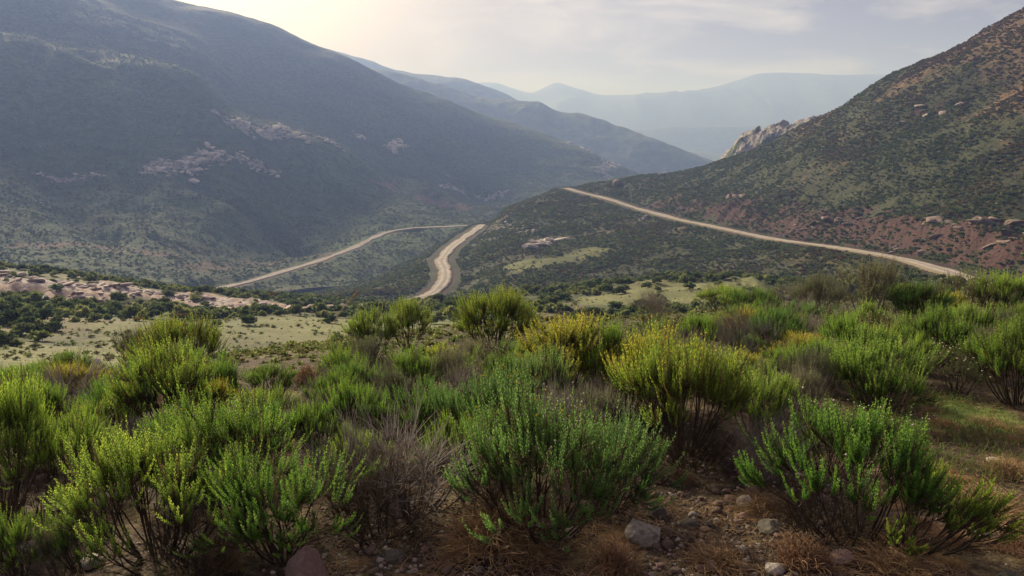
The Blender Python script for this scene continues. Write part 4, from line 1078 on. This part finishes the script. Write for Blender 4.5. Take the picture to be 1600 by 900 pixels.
place_rock(142, 884, 48, rock_mesh(7, R_pale, 3), 'whitish stone under the broad dark-stemmed shrub', h=0.7, rz=2.2)
place_rock(12, 862, 60, rock_mesh(8, R_brown, 3), 'dark brown stone cut by the left edge near the bottom', h=0.6, rz=2.0)
place_rock(856, 820, 32, rock_mesh(9, R_pale, 3), 'pale stone half under the big blue-green shrub, left one of two', h=0.7, rz=0.1)
place_rock(885, 836, 36, rock_mesh(10, R_pale, 3), 'whitish stone half under the big blue-green shrub, right one of two', h=0.7, rz=0.9)
place_rock(579, 862, 24, rock_mesh(11, R_brown, 3), 'dark brown fist-sized stone in the gravel right of the pointed boulder', h=0.9)
place_rock(665, 860, 17, rock_mesh(12, R_brown, 3), 'orange-brown stone in the gravel left of the orange straw', h=0.9)
place_rock(595, 878, 17, rock_mesh(13, R_pale, 3), 'small whitish stone beside the dark brown fist-sized one', h=0.9)
place_rock(1084, 808, 20, rock_mesh(15, R_pale, 3), 'small tan stone in the bare gravel near the olive one', h=0.9)
place_rock(1533, 838, 22, rock_mesh(16, R_pale, 3), 'small pale stone on the straw right of the sprawling yellow-green shrub', h=0.8)
place_rock(1553, 722, 26, rock_mesh(17, R_pale, 3), 'flat buff stone on the dry straw at the right', h=0.5)
place_rock(1575, 905, 40, rock_mesh(18, R_grey, 3), 'dark stone at the lower right corner', h=0.6)
place_rock(147, 568, 22, rock_mesh(19, R_pale, 3), 'white stone on bare soil behind the small bush with dark legs', h=0.8)
place_rock(965, 290, 18, rock_mesh(20, R_ledge, 3, (1, 1, 0.8), name='boulder'), 'dark boulder standing alone at the saddle above the right road', 'boulder', 'boulder', h=1.0)
place_rock(1032, 275, 9, rock_mesh(21, R_ledge, 3, name='boulder'), 'small dark boulder on the skyline right of the saddle boulder', 'boulder', 'boulder', h=1.2)
# small stones one can pick out in the gravel
SM = [rock_mesh(30 + i, [R_mix, R_mix, R_pale, R_brown, R_grey][i % 5], 2, (1, 0.85, 0.65), 6) for i in range(10)]
rs = np.random.RandomState(77); ns = 0
while ns < 250:
    if rs.rand() < 0.65: px, py = rs.uniform(1000, 1330), rs.uniform(760, 930)
    elif rs.rand() < 0.5: px, py = rs.uniform(520, 760), rs.uniform(840, 930)
    else: px, py = rs.uniform(-40, 1640), rs.uniform(700, 930)
    x, y, z, r = hit(px, py, 1.5, 12, near)
    w = 0.014 + 0.05 * rs.rand() ** 1.8 * (1 + (rs.rand() < 0.12))
    lab = ('pebble in the bare gravel patch left of the largest shrub' if 1000 < px < 1330 else
           'pebble in the gravel right of the pointed boulder' if 520 < px < 760 and py > 830 else 'loose pebble on the dry ground among the shrubs')
    mi = rs.randint(10); grp = 'pebbles ' + lab[7:]
    lab = ('bigger ' if w > 0.038 else 'tiny ' if w < 0.02 else '') + ['brown', 'dull brown', 'pale', 'reddish', 'grey'][mi % 5] + ' ' + lab + (', bottom edge' if py > 860 else '')
    o = place_rock(0, 0, w, SM[mi], lab, 'pebble', 'pebble', rs.uniform(0.7, 1.1), rs.uniform(0, 6), rs.uniform(-.3, .3), 0.3, grp, (x, y, z))
    ns += 1
def area(n, boxes, seed, rmax=9):
    rs = np.random.RandomState(seed); X = []
    for i in range(n):
        b = boxes[rs.randint(len(boxes))]
        az0, te0 = ray(b[0], b[2]); az1_, te1 = ray(b[1], b[2])
        r0 = b[3]; r1 = b[4]
        a = rs.uniform(az0, az1_); r = math.sqrt(rs.uniform(r0 * r0, r1 * r1)); X.append((r * math.sin(a), r * math.cos(a)))
    X = np.array(X); return X[:, 0], X[:, 1], Hn(X[:, 0], X[:, 1]), rs
x, y, z, rs = area(9000, [(960, 1360, 800, 2.0, 4.0), (960, 1360, 800, 2.0, 3.3), (480, 800, 860, 2.0, 3.2), (-100, 1700, 800, 2.0, 6)], 5)
s = 0.003 + 0.010 * rs.rand(len(x)) ** 2.5
instance_stuff('gravel', 'fine brown gravel scattered over the dark soil', SM[:5], x, y, z + 0.001, s, s, 6)

# dry straw: loose bits on the ground, green turf blades
def ribbon(n, x, y, z, ln, w, rs, lift, curl, tint):
    a = rs.rand(n) * 6.283; d = np.stack([np.cos(a), np.sin(a), np.zeros(n)], 1)
    p0 = np.stack([x, y, z], 1); up = np.array([0, 0, 1.0])
    s_ = np.stack([-np.sin(a), np.cos(a), np.zeros(n)], 1)
    e = p0 + d * ln[:, None] + up * (lift * ln)[:, None] + s_ * (rs.randn(n) * curl * ln)[:, None]
    c = (p0 + e) / 2 + up * (ln * np.abs(rs.randn(n)) * 0.25 + lift * ln * 0.4)[:, None] + s_ * (rs.randn(n) * curl * ln)[:, None]
    P = bez(p0, c, e, 4)
    return tubes(P, np.linspace(1, 0.4, 4)[None] * w[:, None], tint, 3)
x, y, z, rs = area(17000, [(1330, 1700, 800, 2.0, 6.5), (960, 1500, 860, 2.0, 3.2), (600, 1000, 860, 2.0, 2.9), (-100, 560, 800, 2.0, 5), (-100, 1700, 700, 3, 8)], 8)
n = len(x); pat = np.clip(0.5 + 1.3 * fbm(x, y, 0.35, 3, seed=9), 0.0, 1)
k = rs.rand(n) < pat; x, y, z, pat = x[k], y[k], z[k], pat[k]; n = len(x)
v, f, t = ribbon(n, x, y, z + 0.002, 0.03 + 0.07 * rs.rand(n), 0.0007 + 0.0009 * rs.rand(n), rs, 0.25 * rs.rand(n), 0.35, np.clip(0.2 + 0.7 * rs.rand(n), 0, 1))
obj('straw_litter', mesh_np('straw_litter', v, f, {'tint': t}), S_straw, kind='stuff', label='dry straw and broken stems strewn over the soil')
x, y, z, rs = area(26000, [(1330, 1700, 640, 4.0, 6.2), (-150, 560, 700, 2.6, 7), (-100, 1100, 600, 6, 14), (560, 1100, 600, 4, 9), (1100, 1700, 600, 5, 14)], 11)
n = len(x); k = rs.rand(n) < np.clip(0.35 + 1.6 * fbm(x, y, 0.6, 3, seed=12), 0, 1); bx, by = hit(482, 925, 1.5, 12, near)[:2]; k &= np.hypot(x - bx, y - by) > 0.22; x, y, z = x[k], y[k], z[k]; n = len(x)
v, f, t = ribbon(n, x, y, z - 0.002, 0.015 + 0.035 * rs.rand(n), 0.0012 + 0.001 * rs.rand(n), rs, 0.8 + rs.rand(n), 0.3, np.clip(0.3 + 0.6 * rs.rand(n), 0, 1))
L_turf = leaf_mat('turf_blade', (0.06, 0.10, 0.02), (0.13, 0.20, 0.045), (0.28, 0.32, 0.10), dead=(0.3, 0.22, 0.1))
obj('turf', mesh_np('turf', v, f, {'tint': t}), L_turf, kind='stuff', label='short green turf between the shrubs and at the right')

# wiry dry tussocks
def tussock(seed, n, Rr, Hh, mat, tangle=0.6):
    rs = np.random.RandomState(seed); a = rs.rand(n) * 6.283; q = rs.rand(n) ** 0.6
    b = np.stack([np.cos(a) * q * Rr * 0.35, np.sin(a) * q * Rr * 0.35, np.zeros(n) - 0.01], 1)
    a2 = a + rs.randn(n) * tangle; d = Rr * (0.4 + 0.7 * rs.rand(n)); h = Hh * (0.25 + 0.8 * rs.rand(n)) * (1 - 0.4 * q)
    e = np.stack([b[:, 0] + np.cos(a2) * d * q, b[:, 1] + np.sin(a2) * d * q, h * 0.7], 1)
    c = (b + e) / 2 + np.stack([rs.randn(n) * .25 * Rr, rs.randn(n) * .25 * Rr, h * 0.9], 1)
    P = bez(b, c, e, 6); P[:, :, :2] += rs.randn(n, 6, 2) * 0.004
    v, f, t = tubes(P, np.linspace(1, .35, 6)[None] * (0.0010 + 0.0007 * rs.rand(n, 1)), rs.rand(n), 3)
    me = mesh_np('straw_tussock', v, f, {'tint': t}); me.materials.append(mat); return me
TU = [tussock(1, 700, 0.17, 0.12, S_straw), tussock(2, 500, 0.12, 0.12, S_brown), tussock(3, 600, 0.15, 0.08, S_straw, 1.5), tussock(4, 450, 0.11, 0.16, S_straw, 0.3)]
def tus(px, py, wpx, k, label, group=None, hs=1.0):
    x, y, z, r = hit(px, py, 1.5, 20, near)
    o = obj('straw_tussock', TU[k], None); s = wpx / FPX * y / 0.3
    o.location = (x, y, z); o.scale = (s, s, s * hs); o.rotation_euler = (0, 0, random.uniform(0, 6.28)); o['label'] = label; o['category'] = 'dry grass'
    if group: o['group'] = group
tus(770, 850, 170, 0, 'large orange-brown wiry straw tussock at the bottom centre', hs=1.3)
tus(830, 872, 120, 2, 'flattened orange straw just right of the large wiry tussock')
tus(715, 868, 90, 2, 'small straw tuft left of the large wiry tussock')
tus(1065, 752, 60, 1, 'small dry yellowish tuft at the foot of the tall bright green shrub')
tus(1190, 795, 110, 2, 'thin straw tangle on the gravel left of the largest shrub')
tus(1120, 880, 130, 2, 'low straw tangle on the gravel at the bottom edge right of centre')
tus(1250, 880, 160, 1, 'brown straw tangle below the largest lower right shrub')
tus(1400, 893, 180, 2, 'pale straw mat at the bottom edge on the right')
tus(960, 890, 150, 1, 'brown straw tangle below the pale whitish angular stone')
tus(1540, 800, 150, 0, 'buff straw tussock at the right edge beyond the sprawling shrub', hs=0.6)
tus(350, 890, 110, 3, 'upright straw tuft under the left shrubs at the bottom edge')
tus(560, 700, 70, 3, 'pale grass tuft in front of the grey twiggy bush', hs=1.0)
tus(480, 600, 80, 3, 'cream-coloured grass tuft where a tall stalk rises before the meadow')
rs = np.random.RandomState(31)
for _ in range(60):
    right = rs.rand() < 0.6
    px, py = (rs.uniform(1380, 1640), rs.uniform(640, 890)) if right else (rs.uniform(-60, 1100), rs.uniform(620, 890))
    tus(px, py, rs.uniform(50, 110) * (py / 900) ** 2, rs.randint(3), 'low straw tuft on the dry open ground at the right' if right else 'low straw tuft on the ground between the shrubs',
        'straw tufts on the open ground' if right else 'straw tufts between the shrubs', rs.uniform(0.4, 0.9))
# tall bent grass stalks
def stalk(pts, r, label):
    w = []
    for px, py in pts:
        az, te = ray(px, py); w.append((r * math.sin(az), r * math.cos(az), CAMZ + r * te))
    w = np.array(w); w[0, 2] = float(Hn(w[0, 0], w[0, 1])[0]) - 0.01
    w[:, 1] += np.linspace(0, 0.08, len(w))
    t = np.linspace(0, 1, len(w)); s = np.linspace(0, 1, 28)
    P = np.stack([interp_s(s, t, w[:, i]) for i in range(3)], 1)
    o3 = w[0].copy()
    root = empty('grass_stalk', tuple(o3), label=label, category='grass stalk')
    v, f, tt = tubes((P - o3)[None], np.linspace(0.0030, 0.0015, 28)[None], np.array([0.9]), 4)
    obj('stem', mesh_np('stem', v, f, {'tint': tt}), S_straw, root)
    rs = np.random.RandomState(len(label)); ii = rs.randint(20, 28, 60); B = (P - o3)[ii] + rs.randn(60, 3) * 0.003
    T = norm(P[np.minimum(ii + 1, 27)] - P[ii - 1]); D = norm(T + rs.randn(60, 3) * 0.35)
    v, f, tt = blades(B, D, norm(np.cross(D, rs.randn(60, 3))), np.full(60, 0.022), np.full(60, 0.0022), rs.rand(60) * 0.5 + 0.5)
    obj('seed_head', mesh_np('seed_head', v, f, {'tint': tt}), S_straw, root)
stalk([(468, 690), (480, 620), (500, 560), (520, 505), (545, 470), (553, 462)], 5.0, 'tall pale grass stalk leaning right in front of the meadow')
stalk([(300, 600), (303, 560), (302, 530), (298, 505), (285, 494), (270, 496)], 6.6, 'tall grass stalk bent over to the left above the left dome bush')
stalk([(232, 600), (230, 570), (228, 540), (222, 515), (215, 500), (205, 502)], 6.2, 'thin grass stalk arching left of the left dome bush')
stalk([(240, 740), (246, 700), (248, 670), (240, 640), (238, 632)], 3.6, 'short straw stalk with a feathery head above the lower left shrubs')
stalk([(505, 800), (500, 740), (503, 690), (508, 640), (512, 615)], 4.2, 'straight thin straw stalk left of the grey twiggy bush')

# ------------------------------------------------------------------ rock outcrops on the slopes
SL = {m_.name: [rock_mesh(200 + i, m_, 2, (1, 0.8, 0.6), 14, 0.05, 'rock_slab') for i in range(4)] for m_ in (R_cliff, R_ledge, R_pink)}
def outcrop(pts, n, size, spread, mat, label, seed, L, flat=1.0, group=None, cat='rocks'):
    rs = np.random.RandomState(seed)
    w = [hit(px, py, 20, 1150, L)[:3] for px, py in pts]
    w = np.array(w)
    c = w.mean(0); root = empty('rock_outcrop', (c[0], c[1], c[2]), label=label, category=cat)
    if group: root['group'] = group
    t = np.linspace(0, 1, len(w)) if len(w) > 1 else np.array([0.0])
    if mat is R_cliff: n = int(n * 1.5); size *= 0.72
    for i in range(n):
        s_ = rs.rand(); p = np.array([np.interp(s_, t, w[:, j]) for j in range(3)])
        x, y = p[0] + rs.randn() * spread, p[1] + rs.randn() * spread
        z = float(L.sample([x], [y])[0])
        if z < -900: continue
        s = size * (0.35 + rs.rand() ** 1.6) * 0.5
        o = obj('rock_slab', SL[mat.name][rs.randint(4)], None, root)
        o.location = (x - c[0], y - c[1], z - c[2] + s * 0.1); o.scale = (s * rs.uniform(1, 1.7), s, s * flat * rs.uniform(0.7, 1.2))
        o.rotation_euler = (rs.randn() * 0.25, rs.randn() * 0.25, rs.uniform(0, 3.14))
outcrop([(232, 269), (262, 264)], 16, 6, 4, R_cliff, 'pale rock slabs at the lower left end of the white outcrop band', 1, mount)
outcrop([(270, 262), (320, 252)], 26, 9, 4, R_cliff, 'long middle stretch of white rock in the outcrop band on the left mountain', 2, mount)
outcrop([(330, 248), (345, 232)], 18, 9, 4, R_cliff, 'bright white rock knob at the upper right end of the outcrop band', 3, mount)
outcrop([(360, 185), (400, 205)], 26, 7, 5, R_cliff, 'broken pale rocks at the upper left of the high scattered outcrop', 4, mount)
outcrop([(410, 200), (470, 218)], 34, 8, 5, R_cliff, 'broad pale rocks in the middle of the high scattered outcrop', 5, mount)
outcrop([(490, 212), (525, 228)], 18, 8, 4, R_cliff, 'slanting pale slab at the right end of the high scattered outcrop', 6, mount)
outcrop([(372, 243), (422, 272)], 16, 6, 4, R_cliff, 'line of small white rocks stepping down right of the white knob', 7, mount)
outcrop([(68, 274), (160, 274)], 14, 5, 3, R_cliff, 'row of small white boulders far left on the left mountain', 8, mount)
outcrop([(70, 322)], 5, 5, 3, R_cliff, 'pair of lone white boulders below the far left row', 9, mount)
outcrop([(608, 236), (626, 222)], 20, 12, 4, R_cliff, 'triangular pale cliff high on the dark blue slope', 10, mount)
outcrop([(555, 212), (565, 213)], 6, 7, 3, R_cliff, 'small pale cliff left of the triangular one on the dark blue slope', 11, mount)
outcrop([(900, 228), (985, 250)], 26, 12, 8, R_cliff, 'weathered cliffs at the tip of the big left mountain', 12, mount)
outcrop([(940, 269), (995, 264)], 16, 10, 5, R_cliff, 'low cliff line at the foot of the mountain tip', 13, mount)
outcrop([(690, 292), (720, 298)], 10, 5, 4, R_cliff, 'few pale rocks below the middle of the left mountain', 14, mount)
outcrop([(832, 388), (862, 378)], 22, 6.5, 1.6, R_cliff, 'white rock patch on the spur above the small clearing', 15, spur, 0.5)
outcrop([(778, 348), (812, 358), (838, 372)], 22, 2.6, 1.6, R_cliff, 'broken rock rib leading down to the white rock patch', 16, spur)
outcrop([(998, 345), (1008, 340)], 7, 2.4, 1.2, R_pink, 'small pinkish rocks below the right road on the spur', 17, spur)
outcrop([(1440, 344), (1520, 350), (1600, 352)], 34, 3.2, 0.8, R_ledge, 'layered sandstone ledge above the red cutting at the right edge', 18, spur, 0.6)
outcrop([(1290, 340), (1345, 348)], 14, 2.4, 0.9, R_ledge, 'dark ledge stones in the middle of the red cutting', 19, spur, 0.6)
outcrop([(1240, 352), (1290, 360)], 16, 2.4, 1.0, R_ledge, 'flat stones low in the red cutting above the road', 20, spur, 0.5)
outcrop([(1140, 305), (1165, 310)], 8, 4.5, 1.2, R_ledge, 'dark rock lump at the left part of the red cutting', 21, spur)
outcrop([(1400, 388), (1460, 392)], 8, 2.2, 1.0, R_ledge, 'grey stones just above the right road near its end', 22, spur, 0.6)
outcrop([(1560, 372), (1600, 376)], 10, 2.6, 0.8, R_ledge, 'second lower sandstone ledge at the right edge', 23, spur, 0.5)
outcrop([(1425, 180), (1450, 176)], 8, 2.6, 1.5, R_pink, 'faint pale rock streak high on the right hill', 24, spur, 0.5)
outcrop([(1485, 170), (1490, 172)], 4, 3.6, 1.0, R_pink, 'orange rock scar high on the right hill', 25, spur)
for i, (a, b, lab) in enumerate([((0, 428), (80, 440), 'rubble of pink and white rock at the left end of the bank'),
                                 ((90, 442), (180, 455), 'white rubble on the crest of the pink bank left of its middle'),
                                 ((190, 455), (290, 468), 'grey and pink rubble on the middle of the bank'),
                                 ((300, 468), (400, 478), 'broken rock where the pink bank narrows'),
                                 ((410, 478), (530, 485), 'crumbling rock face at the thin right end of the pink bank')]):
    outcrop([a, b], 46 if i < 3 else 30, 1.5, 1.8, R_pink, lab, 40 + i, near, 0.7)
outcrop([(20, 455), (140, 468), (250, 480)], 50, 1.2, 2.2, R_pink, 'loose rubble lying on the lower face of the pink bank', 47, near, 0.7)

# a few small trees seen against the haze right of the valley gap
def small_tree(px, py, hpx, r, label):
    az, _ = ray(px, py); x, y = r * math.sin(az), r * math.cos(az)
    z = float(max(crag.sample([x], [y])[0], spur.sample([x], [y])[0], mount.sample([x], [y])[0], near.sample([x], [y])[0]))
    h = hpx / FPX * y
    root = empty('tree', (x, y, z - 0.2), label=label, category='tree')
    P = bez(np.zeros((1, 3)), np.array([[0.05 * h, 0, 0.3 * h]]), np.array([[0, 0, 0.7 * h]]), 5)
    limbs = bez(np.repeat(P[:, 3], 5, 0), np.repeat(P[:, 3], 5, 0) + [0, 0, 0.1 * h], P[:, 3] + np.random.RandomState(3).randn(5, 3) * h * 0.22 + [0, 0, .2 * h], 5)
    v, f, t = join([tubes(P, np.linspace(0.05, 0.025, 5)[None] * h, np.array([0.3]), 6), tubes(limbs, np.linspace(0.02, 0.008, 5)[None] * h * np.ones((5, 1)), np.full(5, 0.3), 4)])
    obj('trunk', mesh_np('trunk', v, f, {'tint': t}), S_dark, root)
    v, f, t = clump(int(px), 16, 26, 0.13, 0.8); v = v * h * np.array([0.9, 0.9, 1.0]) + [0, 0, 0.25 * h]
    obj('crown', mesh_np('crown', v, f, {'tint': t}), L_dark, root)
small_tree(1108, 258, 17, 470, 'small dark tree on the skyline left of the rocky crag')
small_tree(1124, 254, 14, 470, 'small dark tree touching the foot of the rocky crag')
small_tree(1096, 262, 11, 480, 'lowest of the three small trees left of the rocky crag')
